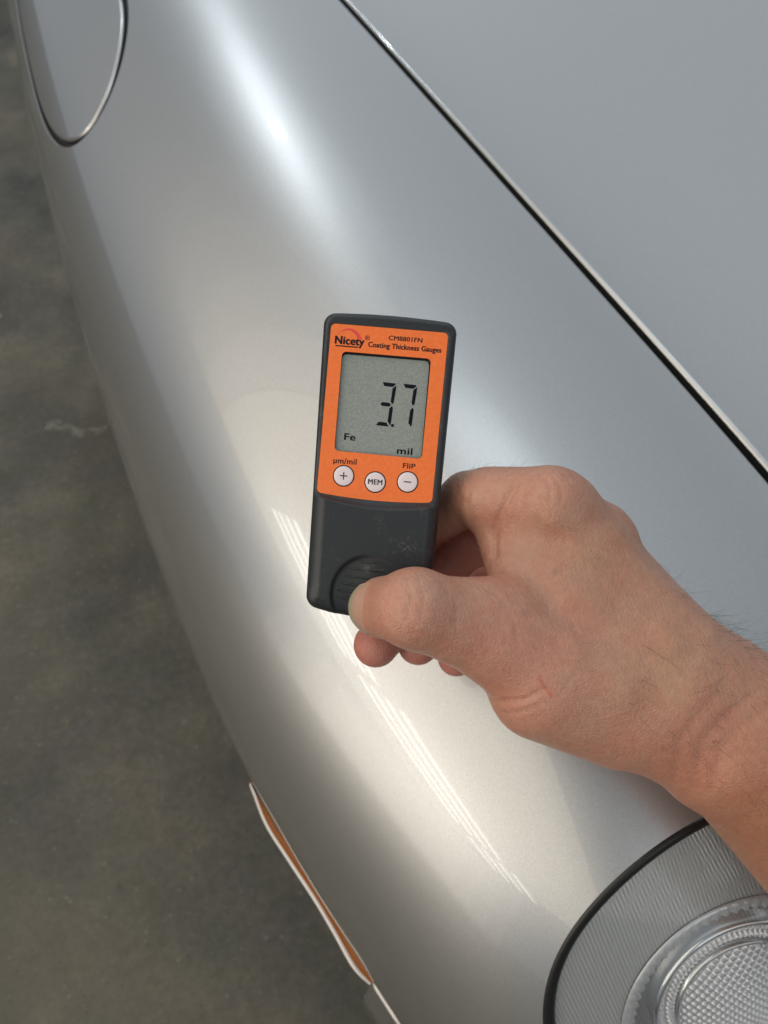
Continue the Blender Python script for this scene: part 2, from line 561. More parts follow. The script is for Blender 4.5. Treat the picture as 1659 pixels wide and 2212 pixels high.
# ---- headlight
lamp = empty("headlight", tuple(LC), car)
tag(lamp, "round headlight with fluted glass and black rubber seal")
def lamp_local(P): return np.asarray(P) - LC
ring3 = S(lamp_uv[:, 0], lamp_uv[:, 1]); ringn = SN(lamp_uv[:, 0], lamp_uv[:, 1])
rad_dir = ring3 - LC; rad_dir -= (rad_dir @ LN)[:, None] * LN; rad_dir /= np.linalg.norm(rad_dir, axis=1, keepdims=True)
def seal_mesh():
    prof = [(.0006, -.012), (.0006, -.0015), (-.0004, .0008), (-.0018, .0016), (-.0036, .0017), (-.0052, .0009), (-.0062, -.0008), (-.0064, -.012)]
    V, Fc = [], []
    n = len(ring3)
    for a, h in prof:
        V += list(lamp_local(ring3 + rad_dir * a + (ringn * .5 + LN * .5) * h))
    for k in range(len(prof) - 1):
        for i in range(n):
            j = (i + 1) % n
            Fc.append((k * n + i, k * n + j, (k + 1) * n + j, (k + 1) * n + i))
    return V, Fc
mesh_obj("rubber_seal", *seal_mesh(), M_RUBBER, lamp)
lens_rim = ring3 - rad_dir * .0058 - ringn * .0008

def lens_material():
    m, nt, b = new_mat("fluted_headlight_glass")
    out = nt.nodes["Material Output"]
    nt.nodes.remove(b)
    tr = nd(nt, "ShaderNodeBsdfTransparent"); tr.inputs[0].default_value = (.97, .98, .98, 1)
    gl = nd(nt, "ShaderNodeBsdfGlossy"); gl.inputs["Roughness"].default_value = .06
    tl = nd(nt, "ShaderNodeBsdfDiffuse"); tl.inputs[0].default_value = (.88, .90, .90, 1)
    tc = nd(nt, "ShaderNodeTexCoord")
    mp = nd(nt, "ShaderNodeMapping"); mp.inputs["Rotation"].default_value = (0, 0, R_(-12))
    nt.links.new(tc.outputs["Object"], mp.inputs[0])
    wv = nd(nt, "ShaderNodeTexWave"); wv.inputs["Scale"].default_value = 165; wv.inputs["Distortion"].default_value = .0
    nt.links.new(mp.outputs[0], wv.inputs["Vector"])
    bp = nd(nt, "ShaderNodeBump"); bp.inputs["Strength"].default_value = .25; bp.inputs["Distance"].default_value = .0012
    nt.links.new(wv.outputs["Fac"], bp.inputs["Height"])
    nt.links.new(bp.outputs[0], gl.inputs["Normal"]); nt.links.new(bp.outputs[0], tl.inputs["Normal"])
    fr = nd(nt, "ShaderNodeFresnel"); fr.inputs[0].default_value = 1.52
    nt.links.new(bp.outputs[0], fr.inputs["Normal"])
    m1 = nd(nt, "ShaderNodeMixShader"); m1.inputs[0].default_value = .07
    nt.links.new(tr.outputs[0], m1.inputs[1]); nt.links.new(tl.outputs[0], m1.inputs[2])
    m2 = nd(nt, "ShaderNodeMixShader")
    mxf = nd(nt, 'ShaderNodeMath', operation='MULTIPLY_ADD'); mxf.inputs[1].default_value = 1.2; mxf.inputs[2].default_value = .05; nt.links.new(fr.outputs[0], mxf.inputs[0]); nt.links.new(mxf.outputs[0], m2.inputs[0]); nt.links.new(m1.outputs[0], m2.inputs[1]); nt.links.new(gl.outputs[0], m2.inputs[2])
    nt.links.new(m2.outputs[0], out.inputs[0])
    return m
def lens_mesh():
    V, Fc = [], []
    n = len(lens_rim); rings = 24
    rc = lens_rim.mean(0)
    for k in range(rings):
        s = 1 - k / rings
        V += list(lamp_local(rc + (lens_rim - rc) * s + LN * .010 * (1 - s * s)))
    V.append(lamp_local(rc + LN * .010))
    for k in range(rings - 1):
        for i in range(n):
            j = (i + 1) % n
            Fc.append((k * n + i, k * n + j, (k + 1) * n + j, (k + 1) * n + i))
    for i in range(n):
        Fc.append(((rings - 1) * n + i, (rings - 1) * n + (i + 1) % n, len(V) - 1))
    return V, Fc
mesh_obj("glass_lens", *lens_mesh(), lens_material(), lamp)

def bezel_mat():
    m, nt, b = new_mat("fluted_silver_bezel")
    b.inputs["Roughness"].default_value = .3; b.inputs["Metallic"].default_value = .35
    tc = nd(nt, "ShaderNodeTexCoord")
    mp = nd(nt, "ShaderNodeMapping"); mp.inputs["Rotation"].default_value = (0, 0, R_(-14))
    nt.links.new(tc.outputs["Object"], mp.inputs[0])
    wv = nd(nt, "ShaderNodeTexWave"); wv.inputs["Scale"].default_value = 175
    nt.links.new(mp.outputs[0], wv.inputs["Vector"])
    r = nd(nt, "ShaderNodeValToRGB")
    r.color_ramp.elements[0].color = (.70, .72, .72, 1); r.color_ramp.elements[1].color = (.92, .93, .93, 1)
    nt.links.new(wv.outputs["Fac"], r.inputs[0]); nt.links.new(r.outputs[0], b.inputs["Base Color"])
    bp = nd(nt, "ShaderNodeBump"); bp.inputs["Strength"].default_value = .5; bp.inputs["Distance"].default_value = .0010
    nt.links.new(wv.outputs["Fac"], bp.inputs["Height"]); nt.links.new(bp.outputs[0], b.inputs["Normal"])
    return m
M_BEZEL = bezel_mat()
M_PIP = plain("bright_lens_pips", (.92, .92, .95), .18, .65)
M_CHROME = plain("chrome", (.86, .87, .88), .08, 1.0)
M_PALE = plain("pale_lamp_plastic", (.88, .90, .93), .25, .4)
M_BOWL = plain("dark_reflector", (.52, .53, .54), .25, .7)
def annulus(loops, n=160):
    """surface through circles given as (c1, c2, radius, height, scallop)"""
    V, Fc = [], []
    for c1, c2, r, h, sc in loops:
        for i in range(n):
            w = 2 * math.pi * i / n
            rr = r + sc * (math.cos(w * 72) if sc else 0)
            V.append(LE1 * (c1 + rr * math.cos(w)) + LE2 * (c2 + rr * math.sin(w)) + LN * h)
    for k in range(len(loops) - 1):
        for i in range(n):
            j = (i + 1) % n
            Fc.append((k * n + i, k * n + j, (k + 1) * n + j, (k + 1) * n + i))
    return V, Fc
def rim_to(c1, c2, r, h, mat, name):
    V, Fc = [], []
    n = len(lens_rim)
    V += list(lamp_local(lens_rim - LN * .004))
    for rd in rad_dir:
        a, b = rd @ LE1, rd @ LE2
        V.append(LE1 * (c1 + r * a) + LE2 * (c2 + r * b) + LN * h)
    Fc = [(i, (i + 1) % n, n + (i + 1) % n, n + i) for i in range(n)]
    return mesh_obj(name, V, Fc, mat, lamp)
SC = (.007, -.026); CH = (.013, -.036)
rim_to(*SC, .066, -.009, M_BEZEL, "bezel")
mesh_obj("scalloped_ring", *annulus([(*SC, .0662, -.0080, 0), (*SC, .0655, -.0070, 0), (*SC, .0590, -.0085, .0009), (*SC, .0585, -.0110, .0009)], 720), M_PALE, lamp)
mesh_obj("reflector_bowl", *annulus([(*SC, .0595, -.011, 0), (*SC, .055, -.022, 0), (*CH, .049, -.026, 0)]), M_BOWL, lamp)
mesh_obj("chrome_ring", *annulus([(*CH, .0500, -.026, 0), (*CH, .0500, -.020, 0), (*CH, .0490, -.0185, 0), (*CH, .0475, -.0180, 0), (*CH, .0455, -.0190, 0), (*CH, .0450, -.024, 0)]), M_CHROME, lamp)
def bead_band(r0, r1, h0, h1, nr, na, amp, fr, fa, name):
    V, Fc = [], []
    for i in range(nr + 1):
        t = i / nr
        for k in range(na):
            w = 2 * math.pi * k / na
            r = r0 + (r1 - r0) * t
            bump = amp * (math.sin(math.pi * t * fr) ** 2) * (math.sin(w * fa / 2 + (math.pi / 2) * (int(t * fr) % 2)) ** 2)
            h = h0 + (h1 - h0) * t + bump
            V.append(LE1 * (CH[0] + r * math.cos(w)) + LE2 * (CH[1] + r * math.sin(w)) + LN * h)
    for i in range(nr):
        for k in range(na):
            l = (k + 1) % na
            Fc.append((i * na + k, i * na + l, (i + 1) * na + l, (i + 1) * na + k))
    return mesh_obj(name, V, Fc, M_PIP, lamp)
bead_band(.0448, .0370, -.024, -.0215, 12, 720, .0018, 2, 84, "faceted_ring")
mesh_obj("inner_chrome_ring", *annulus([(*CH, .0372, -.023, 0), (*CH, .0368, -.0185, 0), (*CH, .0350, -.018, 0), (*CH, .0343, -.022, 0)]), M_CHROME, lamp)
def bead_disc():
    """dome covered with round lens pips"""
    V, Fc = [], []
    r, st = .0345, .00038
    n = int(2 * r / st)
    idx = {}
    for i in range(n + 1):
        for k in range(n + 1):
            x, y = -r + i * st, -r + k * st
            if x * x + y * y > r * r: continue
            p = .0034
            a, b = (x + y) / p * math.pi / 1.0, (x - y) / p * math.pi / 1.0
            h = -.022 + .007 * (1 - (x * x + y * y) / (r * r)) + .0013 * abs(math.sin(a / 1.41) * math.sin(b / 1.41))
            idx[i, k] = len(V)
            V.append(LE1 * (CH[0] + x) + LE2 * (CH[1] + y) + LN * h)
    for (i, k), a in idx.items():
        q = [(i + 1, k), (i + 1, k + 1), (i, k + 1)]
        if all(t in idx for t in q): Fc.append((a, idx[q[0]], idx[q[1]], idx[q[2]]))
    return V, Fc
mesh_obj("pip_lens", *bead_disc(), M_PIP, lamp)

# ---- front bumper edge and amber side marker
def path3(pts, n=12): return cr_spline(pts, n, False)
def sweep(path, prof, taper=None):
    """prof: list of (out, up) offsets; out = away from the car in plan"""
    T = np.gradient(path, axis=0); T[:, 2] = 0
    T /= np.linalg.norm(T, axis=1, keepdims=True)
    o = np.stack([T[:, 1], -T[:, 0], 0 * T[:, 0]], 1)
    o *= np.where(o[:, :1] > 0, -1, 1)
    V, Fc = [], []
    n, m = len(path), len(prof)
    for i in range(n):
        s = 1 if taper is None else taper[i]
        for a, b in prof: V.append(path[i] + o[i] * a * s + np.array([0, 0, b * (1 if taper is None else max(s, .2))]))
    for i in range(n - 1):
        for k in range(m - 1):
            Fc.append((i * m + k, i * m + k + 1, (i + 1) * m + k + 1, (i + 1) * m + k))
    return V, Fc
M_AMBER, nt_, b_ = new_mat("amber_lens")
b_.inputs["Base Color"].default_value = (.23, .064, .002, 1); b_.inputs["Roughness"].default_value = .35; b_.inputs["Specular IOR Level"].default_value = .2
b_.inputs["Subsurface Weight"].default_value = .25; b_.inputs["Subsurface Radius"].default_value = (.01, .004, .001)
M_HIGHLIGHT = plain("pale_edge_highlight", (.58, .55, .53), .35, .3, coat=.4)  # silver paint turned pale: the edge highlight put into its colour
marker = empty("side_marker", (0, 0, 0), car)
tag(marker, "thin amber side marker lamp on the bumper edge")
tr = path3([(-.0270, .1845, .510), (-.0262, .178, .509), (-.0245, .153, .508), (-.0172, .124, .507), (-.0095, .095, .507), (-.0045, .072, .506), (.0000, .049, .506), (.0060, .036, .505)])
am_in = path3([(-.0269, .1845, .511), (-.0260, .177, .511), (-.0228, .150, .511), (-.0148, .122, .511), (-.0070, .097, .511), (.0000, .072, .511), (.0058, .050, .510), (.0108, .033, .509)])
V, Fc = [], []
for p, q in zip(tr, am_in):
    inn = q + (q - p) / np.linalg.norm(q - p) * .012
    V += [p + [0, 0, -.03], p + [0, 0, .0004], (p + q) / 2 + [0, 0, .0016], q + [0, 0, .0008], inn + [0, 0, -.006]]
for i in range(len(tr) - 1):
    for k in range(4): Fc.append((i * 5 + k, i * 5 + k + 1, i * 5 + k + 6, i * 5 + k + 5))
mesh_obj("amber_lens", V, Fc, M_AMBER, marker)
tp = np.interp(np.linspace(0, 1, len(tr)), [0, .12, .4, .85, 1], [.0007, .0017, .0019, .0019, .0012])
mesh_obj("lamp_trim", *tube_mesh(tr, tp, 12), M_HIGHLIGHT, marker)
bp_ = path3([(.0085, .0365, .5035), (.0125, .021, .502), (.0165, .008, .501), (.030, -.022, .497), (.055, -.068, .49), (.09, -.115, .48), (.14, -.165, .47), (.22, -.215, .465)])
bumper = mesh_obj("bumper", *sweep(bp_, [(-.03, .006), (-.008, .006), (-.002, .005), (.0012, .0022), (.002, -.002), (.003, -.012), (.009, -.05), (.012, -.12), (.004, -.2), (-.03, -.26)]), M_PAINT, car)
tag(bumper, "silver front bumper edge")
lip = bp_ + np.array([-.0005, 0, .0035])
mesh_obj("bumper_lip_highlight", *tube_mesh(lip[:60], np.interp(np.arange(60), [0, 4, 59], [.0008, .0022, .0026]), 12), M_HIGHLIGHT, car)  # pale tube added as the highlight along the bumper edge
# ------------------------------------------------------------------ coating thickness gauge (local units: mm, z towards the viewer)
GT = R_(4.7)
g_x = c_r * math.cos(GT) - c_u * math.sin(GT)
g_y = c_r * math.sin(GT) + c_u * math.cos(GT)
g_z = np.cross(g_x, g_y)
g_o = at(820, 1010, .275)
GM = Matrix(((g_x[0], g_y[0], g_z[0], g_o[0]), (g_x[1], g_y[1], g_z[1], g_o[1]), (g_x[2], g_y[2], g_z[2], g_o[2]), (0, 0, 0, 1)))
gauge = empty("coating_thickness_gauge")
gauge.matrix_world = GM
tag(gauge, "dark grey handheld coating thickness gauge with orange face and 3.7 mil display", "gauge")
MM = .001
def g_obj(name, V, Fc, mat, parent=gauge, smooth=True):
    return mesh_obj(name, np.asarray(V, float) * MM, Fc, mat, parent, smooth)

def gauge_plastic():
    m, nt, b = new_mat("dark_grey_textured_plastic")
    tc = nd(nt, "ShaderNodeTexCoord")
    n = nd(nt, "ShaderNodeTexNoise"); n.inputs["Scale"].default_value = 2600; n.inputs["Detail"].default_value = 2
    n2 = nd(nt, "ShaderNodeTexNoise"); n2.inputs["Scale"].default_value = 95; n2.inputs["Detail"].default_value = 6; n2.inputs["Roughness"].default_value = .7
    n3 = nd(nt, "ShaderNodeTexNoise"); n3.inputs["Scale"].default_value = 900; n3.inputs["Detail"].default_value = 4
    for k in (n, n2, n3): nt.links.new(tc.outputs["Object"], k.inputs["Vector"])
    r = nd(nt, "ShaderNodeValToRGB"); r.color_ramp.elements[0].position = .54; r.color_ramp.elements[1].position = .76
    nt.links.new(n2.outputs["Fac"], r.inputs[0])
    r3 = nd(nt, "ShaderNodeValToRGB"); r3.color_ramp.elements[0].position = .48; r3.color_ramp.elements[1].position = .72
    nt.links.new(n3.outputs["Fac"], r3.inputs[0])
    mu = nd(nt, "ShaderNodeMath", operation='MULTIPLY'); nt.links.new(r.outputs[0], mu.inputs[0]); nt.links.new(r3.outputs[0], mu.inputs[1])
    mx = nd(nt, "ShaderNodeMix", data_type='RGBA')
    mx.inputs[6].default_value = (.018, .022, .026, 1); mx.inputs[7].default_value = (.17, .16, .145, 1)
    nt.links.new(mu.outputs[0], mx.inputs[0]); nt.links.new(mx.outputs[2], b.inputs["Base Color"])
    b.inputs["Roughness"].default_value = .36
    bp = nd(nt, "ShaderNodeBump"); bp.inputs["Strength"].default_value = .35; bp.inputs["Distance"].default_value = .0003
    nt.links.new(n.outputs["Fac"], bp.inputs["Height"]); nt.links.new(bp.outputs[0], b.inputs["Normal"])
    return m
M_GPL = gauge_plastic()
def orange_mat():
    m, nt, b = new_mat("orange_face_film")
    tc = nd(nt, "ShaderNodeTexCoord")
    n = nd(nt, "ShaderNodeTexNoise"); n.inputs["Scale"].default_value = 700; n.inputs["Detail"].default_value = 3
    nt.links.new(tc.outputs["Object"], n.inputs["Vector"])
    r = nd(nt, "ShaderNodeValToRGB")
    r.color_ramp.elements[0].position = .3; r.color_ramp.elements[0].color = (.88, .175, .030, 1)
    r.color_ramp.elements[1].position = .7; r.color_ramp.elements[1].color = (.94, .205, .042, 1)
    nt.links.new(n.outputs["Fac"], r.inputs[0]); nt.links.new(r.outputs[0], b.inputs["Base Color"])
    b.inputs["Roughness"].default_value = .45
    return m
M_ORANGE = orange_mat()
M_INK = plain("dark_print", (.012, .009, .014), .6, spec=.2)
M_LOGO = plain("red_print", (.78, .06, .05), .5)
M_SEG = plain("display_segment", (.004, .005, .010), .6, spec=.15)
M_BLACK = plain("black_frame_shade", (.008, .008, .008), .5)
M_BTN = plain("pinkish_white_key", (.80, .70, .72), .35)
def lcd_mat():
    m, nt, b = new_mat("grey_green_display")
    tc = nd(nt, "ShaderNodeTexCoord")
    n = nd(nt, "ShaderNodeTexNoise"); n.inputs["Scale"].default_value = 1500; n.inputs["Detail"].default_value = 3; n.inputs["Roughness"].default_value = .8
    nt.links.new(tc.outputs["Object"], n.inputs["Vector"])
    r = nd(nt, "ShaderNodeValToRGB")
    r.color_ramp.elements[0].position = .25; r.color_ramp.elements[0].color = (.22, .245, .22, 1)
    r.color_ramp.elements[1].position = .75; r.color_ramp.elements[1].color = (.40, .43, .40, 1)
    nt.links.new(n.outputs["Fac"], r.inputs[0]); nt.links.new(r.outputs[0], b.inputs["Base Color"])
    b.inputs["Roughness"].default_value = .3; b.inputs["Metallic"].default_value = .25
    return m
M_LCD = lcd_mat()

def rounded_loop(corners, radii, n=8, bulge=None):
    """closed polygon with rounded corners; bulge = per-edge outward sagitta"""
    C = [np.array(c, float) for c in corners]
    m = len(C)
    pts = []
    for i in range(m):
        p, a, b = C[i], C[i - 1], C[(i + 1) % m]
        u = (a - p) / np.linalg.norm(a - p); v = (b - p) / np.linalg.norm(b - p)
        r = radii[i]
        ang = math.acos(np.clip(u @ v, -1, 1)); t = r / math.tan(ang / 2)
        c = p + (u + v) / np.linalg.norm(u + v) * r / math.sin(ang / 2)
        s, e = p + u * t - c, p + v * t - c
        w = math.acos(np.clip(s @ e / (r * r), -1, 1))
        for k in range(n + 1):
            f = k / n
            pts.append(c + (math.sin((1 - f) * w) * s + math.sin(f * w) * e) / math.sin(w))
        # straight side towards next corner
        b2, p2 = C[(i + 2) % m], b
        u2 = (p - p2) / np.linalg.norm(p - p2); v2 = (b2 - p2) / np.linalg.norm(b2 - p2)
        ang2 = math.acos(np.clip(u2 @ v2, -1, 1)); t2 = radii[(i + 1) % m] / math.tan(ang2 / 2)
        A, B = p + v * t, p2 + u2 * t2
        k_n = max(2, int(np.linalg.norm(B - A) / 1.0))
        for k in range(1, k_n):
            pts.append(A + (B - A) * k / k_n)
    P = np.array(pts)
    return P
XC = -.3
def bow(P, top=1.0, bot=3.8, half=24.0):
    """arch the ends of the housing outline"""
    Q = P.copy()
    w = 1 - ((P[:, 0] - XC) / half) ** 2
    t = np.clip((P[:, 1] - 30) / 24, 0, 1); b = np.clip((-30 - P[:, 1]) / 20, 0, 1)
    Q[:, 1] += top * w * t - bot * w * b
    return Q
body = bow(rounded_loop([(XC - 24.05, 54.0), (XC - 22.2, -50.6), (XC + 22.2, -50.6), (XC + 24.05, 54.0)], [4.0, 3.4, 3.4, 4.0], 10))
def ell(x, y): return ((x + .8) / 13.6) ** 2 + ((y + 45.5) / 14.6) ** 2
face = rounded_loop([(-21.75, 50.35), (-22.0, -10.9), (20.0, -11.3), (20.9, 50.3)], [2.0, 1.8, 1.8, 2.0], 6)
w_ = 1 - ((face[:, 0] + 1) / 20.5) ** 2
face[:, 1] -= np.where(face[:, 1] < -5, 1.1 * np.clip(w_, 0, 1), 0)
def sstep(a, b, x):
    t = np.clip((x - a) / (b - a), 0, 1)
    return t * t * (3 - 2 * t)
def front_h(P):
    x, y = P[:, 0], P[:, 1]
    d = poly_dist(P, body)
    r = 2.6
    h = -r * (1 - np.sqrt(np.clip(1 - ((r - np.minimum(d, r)) / r) ** 2, 0, 1)))
    # raised grip below the face, rising along a crescent
    yc = -15.6 + 2.9 * ((x - 1) / 20) ** 2
    yo = -12.3 + 1.1 * ((x + 1) / 20.5) ** 2
    side = sstep(0, 5, d)
    h += 2.3 * sstep(0, 1, (yo - y) / np.maximum(yo - yc, .6)) * side * (1 - sstep(-40, -56, y) * .8)
    # thumb hollow
    e = ell(x, y)
    h -= (.35 + .95 * sstep(3, -9, x)) * sstep(1.0, .74, e)
    # seat of the face plate
    ins = in_poly(P, face); df = poly_dist(P, face)
    h -= np.where(ins, .75 * sstep(.0, .45, df), 0)
    return h
def housing():
    gx, gy = np.meshgrid(np.arange(-25, 25, .5), np.arange(-56, 56.5, .5), indexing='ij')
    P = np.stack([gx.ravel(), gy.ravel()], 1)
    P = P[in_poly(P, body)]
    P = P[poly_dist(P, body) > .55]
    P = P[poly_dist(P, face) > .28]
    V2, T, loops = cdt_region(P, body, [])
    h = front_h(V2)
    V = [(*p, z) for p, z in zip(V2, h)]
    Fc = [tuple(t) for t in T]
    idx = loops[0]; n = len(idx)
    prev = idx
    for ins, z in ((0.0, -5.0), (.12, -9.8), (.45, -10.0), (.45, -10.5), (.12, -10.7), (.1, -19.0), (1.2, -22.0), (4.0, -23.5)):
        base = len(V)
        c = np.array([XC, 0.0])
        Q = body - np.sign(body - c) * ins
        V += [(*q, z) for q in Q]
        for i in range(n):
            j = (i + 1) % n
            Fc.append((prev[i], base + i, base + j, prev[j]))
        prev = list(range(base, base + n))
    Fc.append(tuple(prev))
    # consistent outward faces
    return V, Fc
V, Fc = housing()
hs = g_obj("housing", V, Fc, M_GPL)
bm_ = bmesh.new(); bm_.from_mesh(hs.data); bmesh.ops.recalc_face_normals(bm_, faces=bm_.faces); bm_.to_mesh(hs.data); bm_.free()

lcd = rounded_loop([(-16.75, 40.35), (-16.65, 4.75), (14.75, 4.35), (15.15, 40.3)], [1.6, 1.6, 1.6, 1.6], 6)
def plate(loop, holes, z0, z1, inner=None):
    """flat sheet with thickness"""
    pts = [] if inner is None else inner
    V2, T, loops = cdt_region(pts, loop, holes)
    V = [(*p, z1) for p in V2]; Fc = [tuple(t) for t in T]
    for idx in loops:
        base = len(V); n = len(idx)
        V += [(V[i][0], V[i][1], z1) for i in idx]
        b2 = len(V)
        V += [(V[i][0], V[i][1], z0) for i in idx]
        for i in range(n):
            j = (i + 1) % n
            Fc.append((base + i, base + j, b2 + j, b2 + i))
    return V, Fc
def shrink(loop, d):
    """inset a closed loop by d"""
    A = np.asarray(loop); t = np.roll(A, -1, 0) - np.roll(A, 1, 0)
    n = np.stack([t[:, 1], -t[:, 0]], 1); n /= np.linalg.norm(n, axis=1, keepdims=True)
    c = A.mean(0)
    if np.mean(np.sum((A - c) * n, 1)) < 0: n = -n
    return A - n * d
fp = shrink(face, .32)
face_plate = g_obj("face_plate", *plate(fp, [lcd], -.80, -.38), M_ORANGE, smooth=False)
tag(face_plate, "orange printed face plate")
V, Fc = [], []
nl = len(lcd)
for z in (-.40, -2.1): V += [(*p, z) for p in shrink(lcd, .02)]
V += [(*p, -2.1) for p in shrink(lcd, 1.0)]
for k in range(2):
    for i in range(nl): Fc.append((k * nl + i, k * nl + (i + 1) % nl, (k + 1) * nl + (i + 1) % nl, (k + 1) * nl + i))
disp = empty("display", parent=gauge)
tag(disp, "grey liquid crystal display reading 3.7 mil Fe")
g_obj("display_frame_shade", V, Fc, M_BLACK, disp)  # black frame wall; its top and right band paints the edge's shadow
# hollow behind the display is cut out of the front sheet
bm_ = bmesh.new(); bm_.from_mesh(hs.data)
cen_ = np.array([f.calc_center_median() for f in bm_.faces]) / MM
hit_ = in_poly(cen_[:, :2], lcd) & (cen_[:, 2] > -1.2)
kill = [f for f, k in zip(bm_.faces, hit_) if k]
bmesh.ops.delete(bm_, geom=kill, context='FACES'); bm_.to_mesh(hs.data); bm_.free()
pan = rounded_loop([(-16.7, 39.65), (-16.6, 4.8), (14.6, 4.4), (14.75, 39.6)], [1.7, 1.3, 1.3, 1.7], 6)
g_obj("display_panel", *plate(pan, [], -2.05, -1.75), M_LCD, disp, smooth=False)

# ---- lettering
def text_mesh(body_, bold=.0):
    cu = bpy.data.curves.new("t", 'FONT')
    cu.body = body_; cu.size = 1.0; cu.offset = bold; cu.resolution_u = 4; cu.space_character = 1.05
    o = bpy.data.objects.new("t", cu); COL.objects.link(o)
    dg = bpy.context.evaluated_depsgraph_get(); dg.update()
    me = o.evaluated_get(dg).to_mesh()
    V = np.array([v.co[:2] for v in me.vertices]); Fc = [tuple(p.vertices) for p in me.polygons]
    o.evaluated_get(dg).to_mesh_clear()
    bpy.data.objects.remove(o); bpy.data.curves.remove(cu)
    return V, Fc
def lettering(name, body_, x0, x1, y0, y1, z, mat, parent, bold=.02, rot=0.0, shear=0.0):
    """text fitted into the box x0..x1, y0..y1 (ink bounds)"""
    V, Fc = text_mesh(body_, 0.0)
    mn, mxx = V.min(0), V.max(0)
    Q = (V - mn) / (mxx - mn)
    X = x0 + (x1 - x0) * Q[:, 0]; Y = y0 + (y1 - y0) * Q[:, 1]
    X = X + shear * (Y - y0)
    # heavier strokes: shifted layers a few microns apart
    w = bold * (y1 - y0) * 1.1
    n0 = len(X); F0 = list(Fc)
    Xs, Ys, Zs, Fc = [], [], [], []
    for q, (ox, oy) in enumerate(((0, 0), (w, 0), (-w, 0), (w * .7, w * .5), (-w * .7, w * .5), (w * .7, -w * .5), (-w * .7, -w * .5))):
        Xs.append(X + ox); Ys.append(Y + oy); Zs.append(np.full(n0, z + .003 * q))
        Fc += [tuple(i + q * n0 for i in f) for f in F0]
    X, Y, Z = np.concatenate(Xs), np.concatenate(Ys), np.concatenate(Zs)
    if rot:
        cx, cy = (x0 + x1) / 2, (y0 + y1) / 2
        X, Y = cx + (X - cx) * math.cos(rot) - (Y - cy) * math.sin(rot), cy + (X - cx) * math.sin(rot) + (Y - cy) * math.cos(rot)
    n = len(X)
    o = g_obj(name, np.stack([X, Y, Z], 1), Fc, mat, parent, smooth=False)
    return o
ZP = -.37
lettering("model_number", "CM8801FN", -.5, 11.5, 45.75, 47.35, ZP, M_INK, face_plate, .045)
lettering("product_name", "Coating Thickness Gauges", -7.6, 18.5, 42.15, 44.55, ZP, M_INK, face_plate, .04)
logo = empty("logo", parent=gauge)
lettering("logo_word", "Nicety", -19.5, -9.2, 42.05, 45.7, ZP, M_INK, logo, .05)
g_obj("logo_underline", *plate(np.array([(-19.4, 42.0), (-11.2, 42.0), (-11.2, 42.45), (-19.4, 42.45)]), [], ZP - .01, ZP), M_INK, logo, False)
lettering("registered_mark", "®", -8.95, -7.35, 45.1, 46.7, ZP, M_INK, logo, .02)
up_ = cr_spline([(-19.2, 46.0), (-17.3, 47.9), (-14.6, 48.75), (-11.9, 47.7), (-9.9, 45.3)], 8, False)
lo_ = cr_spline([(-19.2, 46.0), (-17.2, 47.5), (-14.9, 48.05), (-12.7, 46.9), (-11.3, 44.9)], 8, False)
g_obj("logo_arc", *plate(np.concatenate([up_, lo_[1:][::-1]]), [], ZP - .02, ZP - .004), M_LOGO, logo, False)
lettering("unit_print", "µm/mil", -16.6, -8.4, -.15, 2.35, ZP, M_INK, face_plate, .028)
lettering("flip_print", "FliP", 8.3, 12.7, .55, 2.35, ZP, M_INK, face_plate, .035)

# ---- keys
def disc(r, z0, z1, dome, n=40):
    V, Fc = [], []
    prof = [(r, z0), (r, z1 - .25), (r - .08, z1 - .08), (r - .28, z1), (r * .6, z1 + dome * .7), (r * .25, z1 + dome)]
    for rr, z in prof:
        V += [(rr * math.cos(2 * math.pi * k / n), rr * math.sin(2 * math.pi * k / n), z) for k in range(n)]
    for p in range(len(prof) - 1):
        for k in range(n):
            l = (k + 1) % n
            Fc.append((p * n + k, p * n + l, (p + 1) * n + l, (p + 1) * n + k))
    Fc.append(tuple((len(prof) - 1) * n + k for k in range(n)))
    return V, Fc
def bar(cx, cy, hx, hy, z): return [(cx - hx, cy - hy, z), (cx + hx, cy - hy, z), (cx + hx, cy + hy, z), (cx - hx, cy + hy, z)], [(0, 1, 2, 3)]
for (bx, by, kind, lab) in ((-12.57, -4.0, '+', "key marked plus"), (-1.15, -5.3, 'MEM', "key marked MEM"), (10.38, -4.3, '-', "key marked minus")):
    key = empty("key", parent=gauge); key.location = (bx * MM, by * MM, 0)
    tag(key, lab)
    V, Fc = disc(3.50, -.7, -.05, .10); g_obj("key_cap", V, Fc, M_BTN, key)
    t = [2 * math.pi * k / 48 for k in range(48)]
    ring_o = np.array([(3.88 * math.cos(a), 3.88 * math.sin(a)) for a in t]); ring_i = np.array([(3.45 * math.cos(a), 3.45 * math.sin(a)) for a in t])
    g_obj("key_ring", *plate(ring_o, [ring_i], -.5, ZP + .02), M_INK, key, False)
    zk = .10
    if kind == 'MEM':
        lettering("key_print", "MEM", -2.5, 2.5, -.85, .95, zk, M_INK, key, .03)
    else:
        V, Fc = bar(0, 0, 1.32, .19, zk); 
        if kind == '+':
            for yy in (-1, 1):
                v2, f2 = bar(0, yy * .78, .19, .55, zk); b0 = len(V)
                V = V + v2; Fc = Fc + [tuple(i + b0 for i in f2[0])]
        g_obj("key_print", V, Fc, M_INK, key, smooth=False)

